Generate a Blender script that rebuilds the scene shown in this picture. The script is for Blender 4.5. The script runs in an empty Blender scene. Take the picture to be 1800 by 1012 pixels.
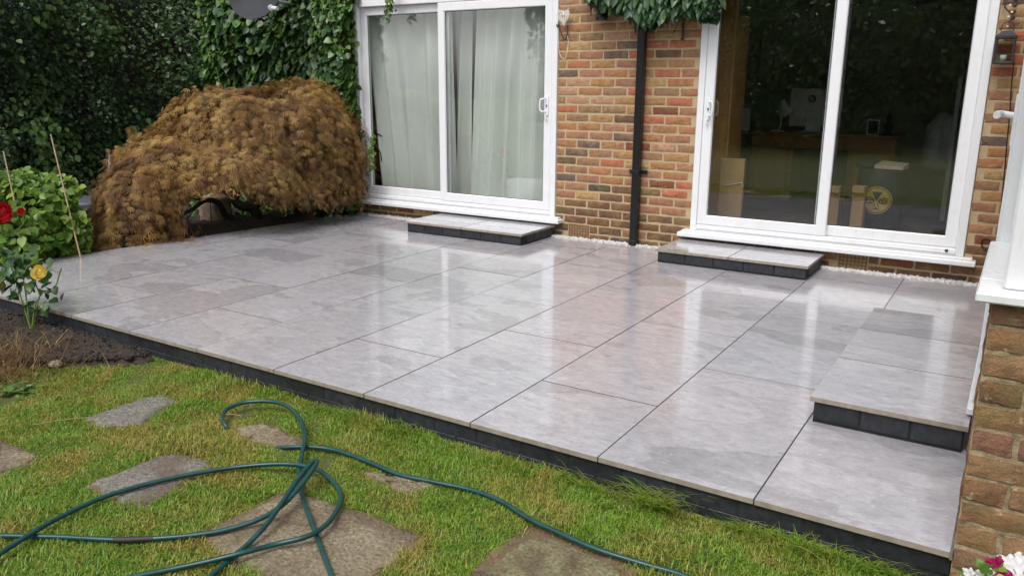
import bpy, math, random
import numpy as np
from mathutils import Vector, Matrix
random.seed(7); rng = np.random.default_rng(7)
S = bpy.context.scene
COL = S.collection

# ------------------------------------------------------------ camera
F = 1412.01
RM = np.array([[0.84592734, 0.53327105, 0.00537832], [-0.13441955, 0.20344851, 0.96981446], [-0.51607977, 0.82111552, -0.24378471]])
CAM = np.array([0.63274, -2.59885, 1.39085])
cd = bpy.data.cameras.new('camera'); cam = bpy.data.objects.new('camera', cd); COL.objects.link(cam)
cd.sensor_fit = 'HORIZONTAL'; cd.sensor_width = 36.0; cd.lens = F / 1800 * 36.0
cd.clip_start = 0.05; cd.clip_end = 500
m = Matrix.Identity(4)
for i in range(3):
    m[i][0] = RM[0][i]; m[i][1] = RM[1][i]; m[i][2] = -RM[2][i]; m[i][3] = CAM[i]
cam.matrix_world = m
S.camera = cam
# ------------------------------------------------------------ light: overcast day
SUN_EL, SUN_AZ = math.radians(58), math.radians(182)      # azimuth clockwise from +y
w = bpy.data.worlds.new('World'); S.world = w; w.use_nodes = True
nt = w.node_tree; nt.nodes.clear()
sky = nt.nodes.new('ShaderNodeTexSky'); sky.sky_type = 'NISHITA'; sky.sun_disc = False
sky.sun_elevation = SUN_EL; sky.sun_rotation = SUN_AZ; sky.air_density = 1.0; sky.dust_density = 4.0
hs = nt.nodes.new('ShaderNodeHueSaturation'); hs.inputs['Saturation'].default_value = 0.22
bg = nt.nodes.new('ShaderNodeBackground'); bg.inputs[1].default_value = 0.15
wo = nt.nodes.new('ShaderNodeOutputWorld')
nt.links.new(sky.outputs[0], hs.inputs['Color']); nt.links.new(hs.outputs[0], bg.inputs[0]); nt.links.new(bg.outputs[0], wo.inputs[0])
sl = bpy.data.lights.new('sun', 'SUN'); sl.energy = 1.1; sl.angle = math.radians(28); sl.color = (1.0, 0.97, 0.93)
so = bpy.data.objects.new('sun', sl); COL.objects.link(so)
sd = Vector((math.sin(SUN_AZ) * math.cos(SUN_EL), math.cos(SUN_AZ) * math.cos(SUN_EL), math.sin(SUN_EL)))
so.rotation_euler = sd.to_track_quat('Z', 'Y').to_euler()
S.view_settings.view_transform = 'Standard'; S.view_settings.look = 'None'
S.view_settings.gamma = 1.0; S.view_settings.use_curve_mapping = False
S.view_settings.exposure = 0.5
S.render.engine = 'CYCLES'
S.cycles.max_bounces = 10; S.cycles.transparent_max_bounces = 16; S.cycles.glossy_bounces = 5

# ------------------------------------------------------------ helpers
def ray(u, v):
    return RM.T @ np.array([(u - 900) / F, -(v - 506) / F, 1.0])
def at(u, v, Y):                       # picture point on a plane y = Y
    d = ray(u, v); return CAM + d * ((Y - CAM[1]) / d[1])
def gr(u, v, z):                       # picture point on a level z
    d = ray(u, v); return CAM + d * ((z - CAM[2]) / d[2])
def dp(u, v, depth):                   # picture point at a distance
    return CAM + ray(u, v) * depth

WO = {}
def link(o, parent=None, origin=(0, 0, 0)):
    COL.objects.link(o); origin = np.array(origin, float)
    if parent is not None:
        o.parent = parent; o.location = origin - WO[parent.name]
    else:
        o.location = origin
    WO[o.name] = origin
    return o
def tag(o, label=None, cat=None, group=None, kind=None):
    if label: o['label'] = label
    if cat: o['category'] = cat
    if group: o['group'] = group
    if kind: o['kind'] = kind
    return o
def thing(name, origin, label, cat, group=None):
    return tag(link(bpy.data.objects.new(name, None), None, origin), label, cat, group)

def mesh_arr(name, V, Fc, mats, smooth=False, mi=None):
    """V (n,3), Fc (m,k) all faces with k corners"""
    V = np.asarray(V, np.float32); Fc = np.asarray(Fc, np.int32)
    me = bpy.data.meshes.new(name)
    me.vertices.add(len(V)); me.vertices.foreach_set('co', V.ravel())
    k = Fc.shape[1]; n = len(Fc)
    me.loops.add(n * k); me.loops.foreach_set('vertex_index', Fc.ravel())
    me.polygons.add(n); me.polygons.foreach_set('loop_start', np.arange(n, dtype=np.int32) * k)
    me.polygons.foreach_set('loop_total', np.full(n, k, np.int32))
    if mi is not None: me.polygons.foreach_set('material_index', np.asarray(mi, np.int32))
    if smooth: me.polygons.foreach_set('use_smooth', np.ones(n, bool))
    for mt in (mats if isinstance(mats, (list, tuple)) else [mats]): me.materials.append(mt)
    me.update(calc_edges=True); me.validate()
    return me

class MB:
    def __init__(s): s.v = []; s.f = []; s.m = []; s.sm = []
    def add(s, V, Fc, mi=0, sm=False):
        b = len(s.v); s.v += [tuple(map(float, q)) for q in V]
        for f in Fc: s.f.append([b + i for i in f]); s.m.append(mi); s.sm.append(sm)
        return s
    def box(s, x0, x1, y0, y1, z0, z1, mi=0, bev=0.0):
        if bev <= 0:
            V = [(x, y, z) for z in (z0, z1) for y in (y0, y1) for x in (x0, x1)]
            return s.add(V, [(0, 2, 3, 1), (4, 5, 7, 6), (0, 1, 5, 4), (2, 6, 7, 3), (0, 4, 6, 2), (1, 3, 7, 5)], mi)
        # chamfered box: 24 corners
        c = [(x0, x1), (y0, y1), (z0, z1)]; V = []; idx = {}
        for i in (0, 1):
            for j in (0, 1):
                for k in (0, 1):
                    P = [c[0][i], c[1][j], c[2][k]]; sg = [1 - 2 * i, 1 - 2 * j, 1 - 2 * k]
                    for a in range(3):
                        q = [P[t] + (0 if t == a else sg[t] * bev) for t in range(3)]
                        idx[(i, j, k, a)] = len(V); V.append(q)
        Fs = []
        for a in range(3):
            o = [t for t in range(3) if t != a]
            for e in (0, 1):
                L = []
                for (p, q) in ((0, 0), (1, 0), (1, 1), (0, 1)):
                    t = [0, 0, 0]; t[a] = e; t[o[0]] = p; t[o[1]] = q; L.append(idx[(*t, a)])
                flip = (e == 1) if a != 1 else (e == 0)
                Fs.append(L if flip else L[::-1])
        for a in range(3):
            o = [t for t in range(3) if t != a]
            for p in (0, 1):
                for q in (0, 1):
                    L = []
                    for e, ax in ((0, o[0]), (1, o[0]), (1, o[1]), (0, o[1])):
                        t = [0, 0, 0]; t[a] = e; t[o[0]] = p; t[o[1]] = q; L.append(idx[(*t, ax)])
                    Fs.append(L)
        for i in (0, 1):
            for j in (0, 1):
                for k in (0, 1): Fs.append([idx[(i, j, k, a)] for a in range(3)])
        return s.add(V, Fs, mi)
    def tube(s, pts, r, n=8, mi=0, cap=True, sm=True):
        pts = [Vector(p) for p in pts]; N = len(pts); rs = r if isinstance(r, (list, tuple)) else [r] * N
        T = [(pts[min(i + 1, N - 1)] - pts[max(i - 1, 0)]).normalized() for i in range(N)]
        up = Vector((0, 0, 1)) if abs(T[0].z) < .9 else Vector((1, 0, 0))
        a = T[0].cross(up).normalized(); V = []
        for i in range(N):
            a = (a - T[i] * a.dot(T[i])).normalized(); b = T[i].cross(a)
            for k in range(n):
                t = 2 * math.pi * k / n; V.append(pts[i] + (a * math.cos(t) + b * math.sin(t)) * rs[i])
        Fs = [(i * n + k, i * n + (k + 1) % n, (i + 1) * n + (k + 1) % n, (i + 1) * n + k) for i in range(N - 1) for k in range(n)]
        s.add(V, Fs, mi, sm)
        if cap:
            s.add(V[:n], [list(range(n))[::-1]], mi); s.add(V[-n:], [list(range(n))], mi)
        return s
    def lathe(s, prof, c, n=24, mi=0, sm=True, axis=None):
        V = []; A = axis
        for (r, z) in prof:
            for k in range(n):
                t = 2 * math.pi * k / n; q = Vector((r * math.cos(t), r * math.sin(t), z))
                if A is not None: q = A @ q
                V.append(Vector(c) + q)
        Fs = [(i * n + k, i * n + (k + 1) % n, (i + 1) * n + (k + 1) % n, (i + 1) * n + k) for i in range(len(prof) - 1) for k in range(n)]
        return s.add(V, Fs, mi, sm)
    def prism(s, poly, z0, z1, mi=0, top_mi=None):
        n = len(poly); V = [(x, y, z0) for x, y in poly] + [(x, y, z1) for x, y in poly]
        s.add(V, [list(range(n))[::-1]], mi); s.add(V, [list(range(n, 2 * n))], mi if top_mi is None else top_mi)
        return s.add(V, [(i, (i + 1) % n, n + (i + 1) % n, n + i) for i in range(n)], mi)
    def build(s, name, mats, parent=None, origin=None, **tg):
        if origin is None: origin = WO[parent.name] if parent is not None else np.mean(np.array(s.v), 0)
        V = np.array(s.v) - np.array(origin)
        me = bpy.data.meshes.new(name); me.from_pydata(V.tolist(), [], s.f)
        for mt in (mats if isinstance(mats, (list, tuple)) else [mats]): me.materials.append(mt)
        me.polygons.foreach_set('material_index', s.m); me.polygons.foreach_set('use_smooth', s.sm)
        me.update()
        return tag(link(bpy.data.objects.new(name, me), parent, origin), **tg)

def spline(pts, n=6):
    P = [np.array(q, float) for q in pts]; P = [2 * P[0] - P[1]] + P + [2 * P[-1] - P[-2]]; out = []
    for i in range(1, len(P) - 2):
        a, b, c, d = P[i - 1:i + 3]
        for k in range(n):
            t = k / n
            out.append(.5 * ((2 * b) + (c - a) * t + (2 * a - 5 * b + 4 * c - d) * t * t + (3 * b - a - 3 * c + d) * t ** 3))
    out.append(P[-2]); return out

# ------------------------------------------------------------ materials
class NM:
    def __init__(s, name):
        s.mat = bpy.data.materials.new(name); s.mat.use_nodes = True; s.t = s.mat.node_tree
        s.b = s.t.nodes['Principled BSDF']; s.out = s.t.nodes['Material Output']
    def n(s, typ, **kw):
        nd = s.t.nodes.new('ShaderNode' + typ)
        for k, v in kw.items():
            if hasattr(nd, k) and k not in nd.inputs: setattr(nd, k, v)
            else: nd.inputs[k].default_value = v
        return nd
    def l(s, a, b): s.t.links.new(a, b)
    def coord(s, kind='Object', scale=(1, 1, 1), rnd=True, rot=0.0):
        tc = s.n('TexCoord'); mp = s.n('Mapping'); mp.inputs['Scale'].default_value = scale; mp.inputs['Rotation'].default_value = (0, 0, rot)
        s.l(tc.outputs[kind], mp.inputs['Vector'])
        if rnd:
            oi = s.n('ObjectInfo'); mu = s.n('Math', operation='MULTIPLY'); mu.inputs[1].default_value = 57.0
            s.l(oi.outputs['Random'], mu.inputs[0])
            cx = s.n('CombineXYZ')
            for i in range(3): s.l(mu.outputs[0], cx.inputs[i])
            s.l(cx.outputs[0], mp.inputs['Location'])
        return mp.outputs[0]
    def noise(s, vec, scale, detail=4, rough=.55, dist=0.0):
        q = s.n('TexNoise'); q.inputs['Scale'].default_value = scale; q.inputs['Detail'].default_value = detail
        q.inputs['Roughness'].default_value = rough; q.inputs['Distortion'].default_value = dist
        s.l(vec, q.inputs['Vector']); return q.outputs[0]
    def ramp(s, fac, stops, interp='LINEAR'):
        r = s.n('ValToRGB'); r.color_ramp.interpolation = interp; e = r.color_ramp.elements
        while len(e) < len(stops): e.new(0.5)
        for i, (p, c) in enumerate(stops):
            e[i].position = p; e[i].color = (*c, 1) if len(c) == 3 else c
        s.l(fac, r.inputs[0]); return r.outputs[0]
    def g(s, v): return (v, v, v)
    def mix(s, fac, a, b, mode='MIX'):
        q = s.n('MixRGB', blend_type=mode)
        for i, x in enumerate((fac, a, b)):
            if hasattr(x, 'links') or hasattr(x, 'is_linked'): s.l(x, q.inputs[i])
            elif isinstance(x, (int, float)): q.inputs[i].default_value = x
            else: q.inputs[i].default_value = (*x, 1)
        return q.outputs[0]
    def bump(s, h, strength=.3, dist=.01, nrm=None):
        b = s.n('Bump'); b.inputs['Strength'].default_value = strength; b.inputs['Distance'].default_value = dist
        s.l(h, b.inputs['Height'])
        if nrm is not None: s.l(nrm, b.inputs['Normal'])
        return b.outputs[0]
    def setc(s, c):
        if hasattr(c, 'is_linked'): s.l(c, s.b.inputs['Base Color'])
        else: s.b.inputs['Base Color'].default_value = (*c, 1)
    def rough(s, r):
        if hasattr(r, 'is_linked'): s.l(r, s.b.inputs['Roughness'])
        else: s.b.inputs['Roughness'].default_value = r

def plain(name, c, r=.5, var=.12, scale=14, bump=.06, metal=0, c2=None):
    k = NM(name); v = k.coord('Object'); nz = k.noise(v, scale, 5)
    hi = c2 or tuple(min(1, x * (1 + var)) for x in c); lo = tuple(x * (1 - var) for x in c)
    k.setc(k.ramp(nz, [(.3, lo), (.7, hi)])); k.rough(r); k.b.inputs['Metallic'].default_value = metal
    if bump: k.l(k.bump(k.noise(v, scale * 6, 3), bump, .004), k.b.inputs['Normal'])
    return k.mat

def leafmat(name, stops, r=.42, trans=.25, spec=.5, clump=False):
    k = NM(name); ge = k.n('NewGeometry'); fac = ge.outputs['Random Per Island']
    if clump:
        at_ = k.n('Attribute', attribute_name='tint'); m1 = k.n('Math', operation='MULTIPLY'); m1.inputs[1].default_value = .35; k.l(fac, m1.inputs[0]); m2 = k.n('Math', operation='MULTIPLY_ADD'); m2.inputs[1].default_value = .65; k.l(at_.outputs['Fac'], m2.inputs[0]); k.l(m1.outputs[0], m2.inputs[2]); fac = m2.outputs[0]
    c = k.ramp(fac, stops)
    k.setc(c); k.rough(r); k.b.inputs['Specular IOR Level'].default_value = spec
    tr = k.n('BsdfTranslucent'); k.l(c, tr.inputs[0]); mx = k.n('MixShader'); mx.inputs[0].default_value = trans
    k.l(k.b.outputs[0], mx.inputs[1]); k.l(tr.outputs[0], mx.inputs[2]); k.l(mx.outputs[0], k.out.inputs[0])
    return k.mat

M = {}
# -- wet slate-effect porcelain
def tile_mat(name):
    k = NM(name); v = k.coord('Object')
    va = k.coord('Object', (.8, 1.5, 1), rot=.45); big = k.noise(va, 1.5, 12, .52, .3)
    layer = k.ramp(big, [(.0, k.g(.74)), (.415, k.g(.80)), (.421, k.g(.985)), (.50, k.g(1.0)), (.575, k.g(.92)), (.581, k.g(1.05)), (1, k.g(1.07))])
    vs = k.coord('Object', (2.6, 4.2, 4), rot=.2); st = k.noise(vs, 4.6, 15, .82, .25)
    streak = k.ramp(st, [(.30, (.28, .272, .292)), (.46, (.40, .392, .41)), (.56, (.45, .442, .457)), (.70, (.55, .543, .556))])
    tn = k.noise(v, .9, 2); tint = k.ramp(tn, [(.35, (.975, .988, 1.03)), (.65, (1.01, .985, 1.005))])
    oi = k.n('ObjectInfo'); tone = k.ramp(oi.outputs['Random'], [(0, k.g(.92)), (1, k.g(1.05))])
    c = k.mix(1, k.mix(1, k.mix(1, streak, layer, 'MULTIPLY'), tint, 'MULTIPLY'), tone, 'MULTIPLY')
    fl = k.noise(k.coord('Object', (4, 9, 4), rot=.3), 5, 12, .80, .25); c = k.mix(k.ramp(fl, [(.565, k.g(0)), (.585, k.g(.50))]), c, (.27, .258, .28)); c = k.mix(k.ramp(fl, [(.40, k.g(.48)), (.42, k.g(0))]), c, (.60, .59, .60))
    sp = k.noise(v, 110, 4, .75); c = k.mix(k.ramp(sp, [(.60, k.g(0)), (.70, k.g(.4))]), c, (.22, .21, .22))
    k.setc(c)
    wet = k.noise(k.coord('Object', (1, 1, 1), False), 2.6, 6, .6, .6)
    k.rough(k.ramp(wet, [(.35, k.g(.055)), (.52, k.g(.10)), (.7, k.g(.22))]))
    h = k.mix(.35, st, k.noise(v, 30, 5, .65))
    k.l(k.bump(h, .13, .006), k.b.inputs['Normal']); k.b.inputs['Specular IOR Level'].default_value = .6
    k.b.inputs['Coat Weight'].default_value = .6; k.b.inputs['Coat Roughness'].default_value = .03; k.b.inputs['Coat IOR'].default_value = 1.33
    return k.mat
M['tile'] = tile_mat('wet_slate_porcelain')
M['tile_edge'] = plain('porcelain_edge', (.30, .255, .215), .5, .18, 30)
M['grout'] = plain('grout', (.065, .062, .063), .6, .2, 30)
# -- bricks
def brick_mat(name, pal, dirt=.5, pale=(.62, .55, .42), pale_amt=.55, mossy=0):
    k = NM(name); oi = k.n('ObjectInfo'); v = k.coord('Object')
    base = k.mix(.2, k.ramp(oi.outputs['Random'], pal, 'CONSTANT'), pal[0][1])
    n1 = k.noise(v, 22, 6, .65); c = k.mix(1, base, k.ramp(n1, [(.25, k.g(.62)), (.5, k.g(1.0)), (.75, k.g(1.25))]), 'MULTIPLY')
    n0 = k.noise(v, 9, 3, .5, .5); c = k.mix(k.ramp(n0, [(.52, k.g(0)), (.68, k.g(.45))]), c, (.33, .185, .075))
    n2 = k.noise(v, 70, 3, .6); c = k.mix(k.ramp(n2, [(.66, k.g(0)), (.74, k.g(dirt))]), c, (.06, .045, .035))
    n3 = k.noise(v, 16, 5, .7, .4); c = k.mix(k.ramp(n3, [(.60, k.g(0)), (.72, k.g(pale_amt))]), c, pale)
    if mossy:
        n4 = k.noise(v, 7, 5, .7); c = k.mix(k.ramp(n4, [(.5, k.g(0)), (.7, k.g(mossy))]), c, (.16, .14, .05))
    k.setc(c); k.rough(.82)
    n5 = k.noise(v, 190, 5, .75); k.l(k.mix(.75, c, k.ramp(n5, [(.3, k.g(.55)), (.7, k.g(1.5))]), 'MULTIPLY'), k.b.inputs['Base Color'])
    h = k.mix(.5, n1, k.noise(v, 120, 6, .75)); k.l(k.bump(h, 1.0, .011), k.b.inputs['Normal'])
    return k.mat
PAL = [(0, (.33, .155, .066)), (.13, (.35, .195, .078)), (.24, (.29, .135, .082)), (.36, (.26, .145, .082)), (.46, (.40, .12, .066)),
       (.54, (.32, .165, .098)), (.63, (.41, .235, .145)), (.70, (.09, .072, .068)), (.75, (.36, .15, .064)), (.86, (.235, .145, .075)), (.95, (.40, .265, .11))]
M['brick'] = brick_mat('stock_brick', PAL, .85, (.52, .38, .22), .42)
M['damp_brick'] = brick_mat('damp_stained_brick', [(p_, tuple(x * .5 for x in c_)) for p_, c_ in PAL], .85, (.17, .12, .06), .5, .6)
PAL2 = [(0, (.22, .115, .055)), (.2, (.27, .155, .07)), (.38, (.235, .115, .08)), (.55, (.28, .165, .085)), (.75, (.255, .135, .10)), (.9, (.17, .095, .045))]
M['old_brick'] = brick_mat('weathered_brick', PAL2, .9, (.52, .44, .28), .95, .6)
k = NM('mortar'); v = k.coord('Object', rnd=False); n1 = k.noise(v, 9, 6, .6); n2 = k.noise(v, 90, 4, .7)
k.setc(k.mix(.35, k.ramp(n1, [(.3, (.36, .265, .148)), (.7, (.50, .385, .225))]), k.ramp(n2, [(.3, (.30, .22, .13)), (.7, (.65, .52, .33))]))); k.rough(.9)
k.l(k.bump(n2, .8, .006), k.b.inputs['Normal']); M['mortar'] = k.mat; M['old_mortar'] = plain('old_mortar', (.25, .18, .10), .95, .4, 30, .9, c2=(.42, .34, .21))
k = NM('far_brick'); v = k.coord('Object', rnd=False); tc = k.n('TexCoord')
sx = k.n('SeparateXYZ'); k.l(tc.outputs['Object'], sx.inputs[0]); cx = k.n('CombineXYZ'); k.l(sx.outputs[0], cx.inputs[0]); k.l(sx.outputs[2], cx.inputs[1])
bt = k.n('TexBrick'); k.l(cx.outputs[0], bt.inputs['Vector']); bt.inputs['Scale'].default_value = 1
for q, x in (('Brick Width', .24), ('Row Height', .0784), ('Mortar Size', .006)): bt.inputs[q].default_value = x
bt.inputs['Color1'].default_value = (.32, .17, .08, 1); bt.inputs['Color2'].default_value = (.22, .13, .09, 1); bt.inputs['Mortar'].default_value = (.48, .37, .22, 1)
k.setc(k.mix(.5, bt.outputs[0], k.ramp(k.noise(v, 20, 5), [(.3, (.2, .11, .06)), (.7, (.4, .25, .13))]))); k.rough(.85); M['far_brick'] = k.mat
k = NM('blue_brick'); v = k.coord('Object'); n1 = k.noise(v, 30, 5, .6); oi = k.n('ObjectInfo')
k.setc(k.mix(1, k.ramp(n1, [(.3, (.010, .011, .014)), (.75, (.030, .033, .040))]), k.ramp(oi.outputs['Random'], [(0, k.g(.75)), (1, k.g(1.35))]), 'MULTIPLY'))
k.rough(k.ramp(k.noise(v, 12, 4), [(.3, k.g(.42)), (.7, k.g(.7))])); k.l(k.bump(n1, .5, .005), k.b.inputs['Normal']); M['blue_brick'] = k.mat
M['black_mortar'] = plain('black_mortar', (.014, .014, .015), .85, .3, 40)
def upvc(name, c):
    k = NM(name); v = k.coord('Object', rnd=False); n1 = k.noise(v, 6, 6, .7)
    n2 = k.noise(k.coord('Object', (14, 14, 1.6), False), 4, 6, .7); k.setc(k.mix(k.ramp(n2, [(.56, k.g(0)), (.74, k.g(.35))]), k.mix(k.ramp(n1, [(.5, k.g(0)), (.75, k.g(.35))]), c, (.60, .59, .53)), (.50, .49, .43))); k.rough(k.ramp(n1, [(.3, k.g(.25)), (.7, k.g(.42))])); return k.mat
M['upvc'] = upvc('white_upvc', (.74, .75, .77))
M['seal'] = plain('rubber_seal', (.02, .02, .02), .6)
k = NM('window_glass'); k.t.nodes.remove(k.b)
tr = k.n('BsdfTransparent'); tr.inputs[0].default_value = (.94, .96, .95, 1); gl = k.n('BsdfGlossy'); gl.inputs['Roughness'].default_value = .012
lw = k.n('LayerWeight'); lw.inputs[0].default_value = .5; pw = k.n('Math', operation='POWER'); pw.inputs[1].default_value = 5.0; k.l(lw.outputs['Facing'], pw.inputs[0])
fr = k.n('Math', operation='MULTIPLY_ADD'); fr.inputs[1].default_value = .91; fr.inputs[2].default_value = .15; k.l(pw.outputs[0], fr.inputs[0]); mx = k.n('MixShader'); v = k.coord('Object', rnd=False)
bp = k.bump(k.noise(v, 3, 2), .02, .02); k.l(bp, gl.inputs['Normal'])
k.l(fr.outputs[0], mx.inputs[0]); k.l(tr.outputs[0], mx.inputs[1]); k.l(gl.outputs[0], mx.inputs[2]); k.l(mx.outputs[0], k.out.inputs[0]); M['glass'] = k.mat
k = NM('curtain'); v = k.coord('Object', rnd=False); n1 = k.noise(k.coord('Object', (1, 1, .25), False), 7, 5)
k.setc(k.ramp(n1, [(.3, (.66, .68, .65)), (.7, (.77, .785, .752))])); k.rough(.85); k.l(k.bump(k.noise(k.coord('Object', (1, 1, .15), False), 9, 4, .6, .5), .35, .02), k.b.inputs['Normal'])
M['curtain'] = k.mat
M['black'] = plain('black_plastic', (.010, .010, .011), .32, .2, 20, .03)
M['iron'] = plain('dark_iron', (.03, .03, .033), .5, .3, 30, .2)
M['rust'] = plain('rusty_iron', (.07, .035, .02), .8, .4, 40, .4)
M['terracotta'] = plain('terracotta', (.20, .115, .05), .85, .3, 40, .4)
M['pebble'] = plain('white_pebble', (.52, .51, .50), .6, .25, 20, .1)
M['soil'] = plain('damp_soil', (.022, .015, .011), .95, .4, 25, .8, c2=(.050, .035, .025))
# -- lawn sheet
k = NM('turf'); v = k.coord('Object', rnd=False); n1 = k.noise(v, 1.3, 4); n2 = k.noise(v, 45, 5, .7)
k.setc(k.mix(.5, k.ramp(n1, [(.3, (.055, .085, .012)), (.7, (.095, .10, .02))]), k.ramp(n2, [(.3, (.03, .035, .01)), (.7, (.12, .13, .03))]))); k.rough(.9)
k.l(k.bump(n2, 1, .02), k.b.inputs['Normal']); M['turf'] = k.mat
M['garden_soil'] = M['soil']
# -- grass blades: green, yellowing in patches
k = NM('grass_blade'); ge = k.n('NewGeometry'); tc = k.n('TexCoord')
g1 = k.ramp(ge.outputs['Random Per Island'], [(0, (.085, .20, .016)), (.4, (.145, .29, .022)), (.8, (.24, .36, .03)), (1, (.38, .36, .07))])
g2 = k.ramp(ge.outputs['Random Per Island'], [(0, (.24, .23, .03)), (.5, (.36, .28, .05)), (1, (.48, .37, .13))])
pn = k.noise(tc.outputs['Object'], 2.6, 6, .66, .6); c = k.mix(k.ramp(pn, [(.45, k.g(0)), (.61, k.g(.82))]), g1, g2)
k.setc(c); k.rough(.45); tr = k.n('BsdfTranslucent'); k.l(c, tr.inputs[0]); mx = k.n('MixShader'); mx.inputs[0].default_value = .3
k.l(k.b.outputs[0], mx.inputs[1]); k.l(tr.outputs[0], mx.inputs[2]); k.l(mx.outputs[0], k.out.inputs[0]); M['grass'] = k.mat
# -- stepping stones
def stone_mat(name, a, b, soilamt, wet):
    k = NM(name); v = k.coord('Object'); n1 = k.noise(v, 7, 6, .6, .6); n2 = k.noise(v, 75, 5, .75)
    c = k.mix(.55, k.ramp(n1, [(.3, a), (.7, b)]), k.ramp(n2, [(.36, tuple(x * .3 for x in a)), (.64, tuple(min(1, x * 1.6) for x in b))]))
    n3 = k.noise(v, 3.2, 5, .65, .5); c = k.mix(k.ramp(n3, [(.46, k.g(0)), (.60, k.g(soilamt))]), c, (.13, .085, .05))
    k.setc(c); k.rough(k.ramp(n3, [(.38, k.g(wet)), (.6, k.g(.8))]))
    vo = k.n('TexVoronoi'); vo.inputs['Scale'].default_value = 55; k.l(v, vo.inputs['Vector'])
    k.l(k.bump(vo.outputs['Distance'], .5 if wet > .2 else .12, .012, k.bump(k.mix(.6, n1, n2), 1.0, .03)), k.b.inputs['Normal']); return k.mat
M['stone_grey'] = stone_mat('wet_grey_stone', (.16, .145, .125), (.32, .30, .265), .65, .10)
M['stone_tan'] = stone_mat('gritty_tan_stone', (.22, .175, .115), (.37, .305, .20), .6, .5)
M['stone_green'] = stone_mat('green_stone', (.21, .20, .10), (.33, .30, .17), .85, .6)
k = NM('hose'); v = k.coord('Object', rnd=False); n1 = k.noise(v, 25, 4)
k.setc(k.ramp(n1, [(.3, (.004, .038, .037)), (.7, (.008, .066, .062))])); k.rough(.32); M['hose'] = k.mat
# -- foliage
M['hedge'] = leafmat('hedge_leaf', [(0, (.012, .033, .016)), (.35, (.022, .056, .026)), (.7, (.043, .095, .037)), (1, (.092, .16, .052))], .36, .2, .5, True)
M['hedge_light'] = leafmat('bindweed_leaf', [(0, (.045, .11, .022)), (.6, (.08, .17, .034)), (1, (.14, .24, .055))], .4, .38)
M['ivy'] = leafmat('creeper_leaf', [(0, (.02, .06, .018)), (.4, (.038, .098, .026)), (.75, (.07, .155, .034)), (1, (.14, .23, .045))], .36, .28)
M['dark_creeper'] = leafmat('dark_creeper_leaf', [(0, (.014, .042, .016)), (.6, (.03, .078, .026)), (1, (.06, .125, .04))], .36, .22)
M['ivy_light'] = leafmat('young_creeper_leaf', [(0, (.05, .13, .02)), (.6, (.085, .18, .028)), (1, (.15, .23, .04))], .4, .3)
M['rose_leaf'] = leafmat('rose_leaf', [(0, (.06, .15, .024)), (.5, (.15, .27, .04)), (1, (.27, .38, .07))], .42, .35)
M['acer'] = leafmat('rusty_acer_leaf', [(0, (.14, .07, .032)), (.3, (.24, .13, .046)), (.55, (.35, .205, .066)), (.75, (.44, .285, .092)), (.9, (.53, .375, .14)), (.95, (.26, .24, .065)), (1, (.20, .20, .05))], .55, .4, .3, True)
M['acer_dark'] = leafmat('dark_acer_leaf', [(0, (.10, .052, .030)), (.6, (.18, .102, .045)), (1, (.27, .18, .065))], .6, .35, .3, True)  # darker leaf tone, in random clumps and all of the low fringe
M['bark'] = plain('bark', (.035, .026, .02), .9, .35, 40, .6)
M['cane'] = plain('bamboo_cane', (.36, .27, .15), .6, .2, 30, .1)
M['grey_metal'] = plain('grey_pole', (.34, .35, .37), .45, .1, 20, .05)
M['bin'] = plain('grey_bin_plastic', (.075, .085, .105), .42, .12, 10, .05)
M['dish'] = plain('dish_paint', (.022, .026, .034), .75, .2, 8, .03)
M['lnb'] = plain('pale_plastic', (.55, .56, .58), .4, .1)
M['sack'] = plain('pale_sack', (.33, .25, .18), .85, .35, 16, .8)
M['ledge'] = plain('grey_ledge_stone', (.17, .155, .13), .85, .35, 14, .7)
def petal(name, a, b):
    return leafmat(name, [(0, a), (1, b)], .5, .35, .3)
M['red_petal'] = petal('red_petal', (.33, .008, .015), (.50, .02, .03))
M['yellow_petal'] = petal('yellow_petal', (.78, .58, .10), (.85, .74, .28))
M['white_petal'] = petal('white_petal', (.78, .78, .80), (.88, .88, .88))
M['mag_petal'] = petal('magenta_petal', (.28, .004, .07), (.40, .01, .12))
M['dry'] = leafmat('dry_stem', [(0, (.12, .07, .035)), (.6, (.22, .13, .06)), (1, (.34, .25, .12))], .8, .2, .2)
# -- interior
def wood(name, a, b, sc=(1, 1, 8)):
    k = NM(name); v = k.coord('Object', sc); n1 = k.noise(v, 5, 6, .6, 1.5); k.setc(k.ramp(n1, [(.3, a), (.7, b)])); k.rough(.5); return k.mat
M['pine'] = wood('pine_wood', (.36, .18, .06), (.52, .29, .11), (14, 14, 1))
M['desk'] = wood('desk_wood', (.26, .12, .04), (.40, .21, .075), (2, 14, 14))
M['card'] = plain('cardboard', (.42, .25, .12), .85, .12, 10, .1)
M['room_wall'] = plain('room_paint', (.42, .40, .36), .9, .06, 3, 0)
M['room_floor'] = plain('room_carpet', (.15, .11, .09), .95, .2, 50, .3)
M['greybag'] = plain('grey_plastic_bag', (.36, .37, .37), .5, .15, 9, .4)
M['white'] = plain('white_plastic', (.72, .72, .72), .4, .05, 5, 0)
M['darkblue'] = plain('dark_blue_paint', (.016, .018, .035), .5, .2, 10, .05)
M['gold'] = plain('ochre_paint', (.50, .34, .10), .6, .2, 20, .1)
M['paper'] = plain('pink_paper', (.60, .46, .40), .8, .08, 8, 0)
M['green_cloth'] = plain('dark_cloth', (.03, .035, .045), .9, .3, 14, .4)
M['roof'] = plain('roof_tile', (.14, .075, .05), .85, .3, 6, .5)

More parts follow.
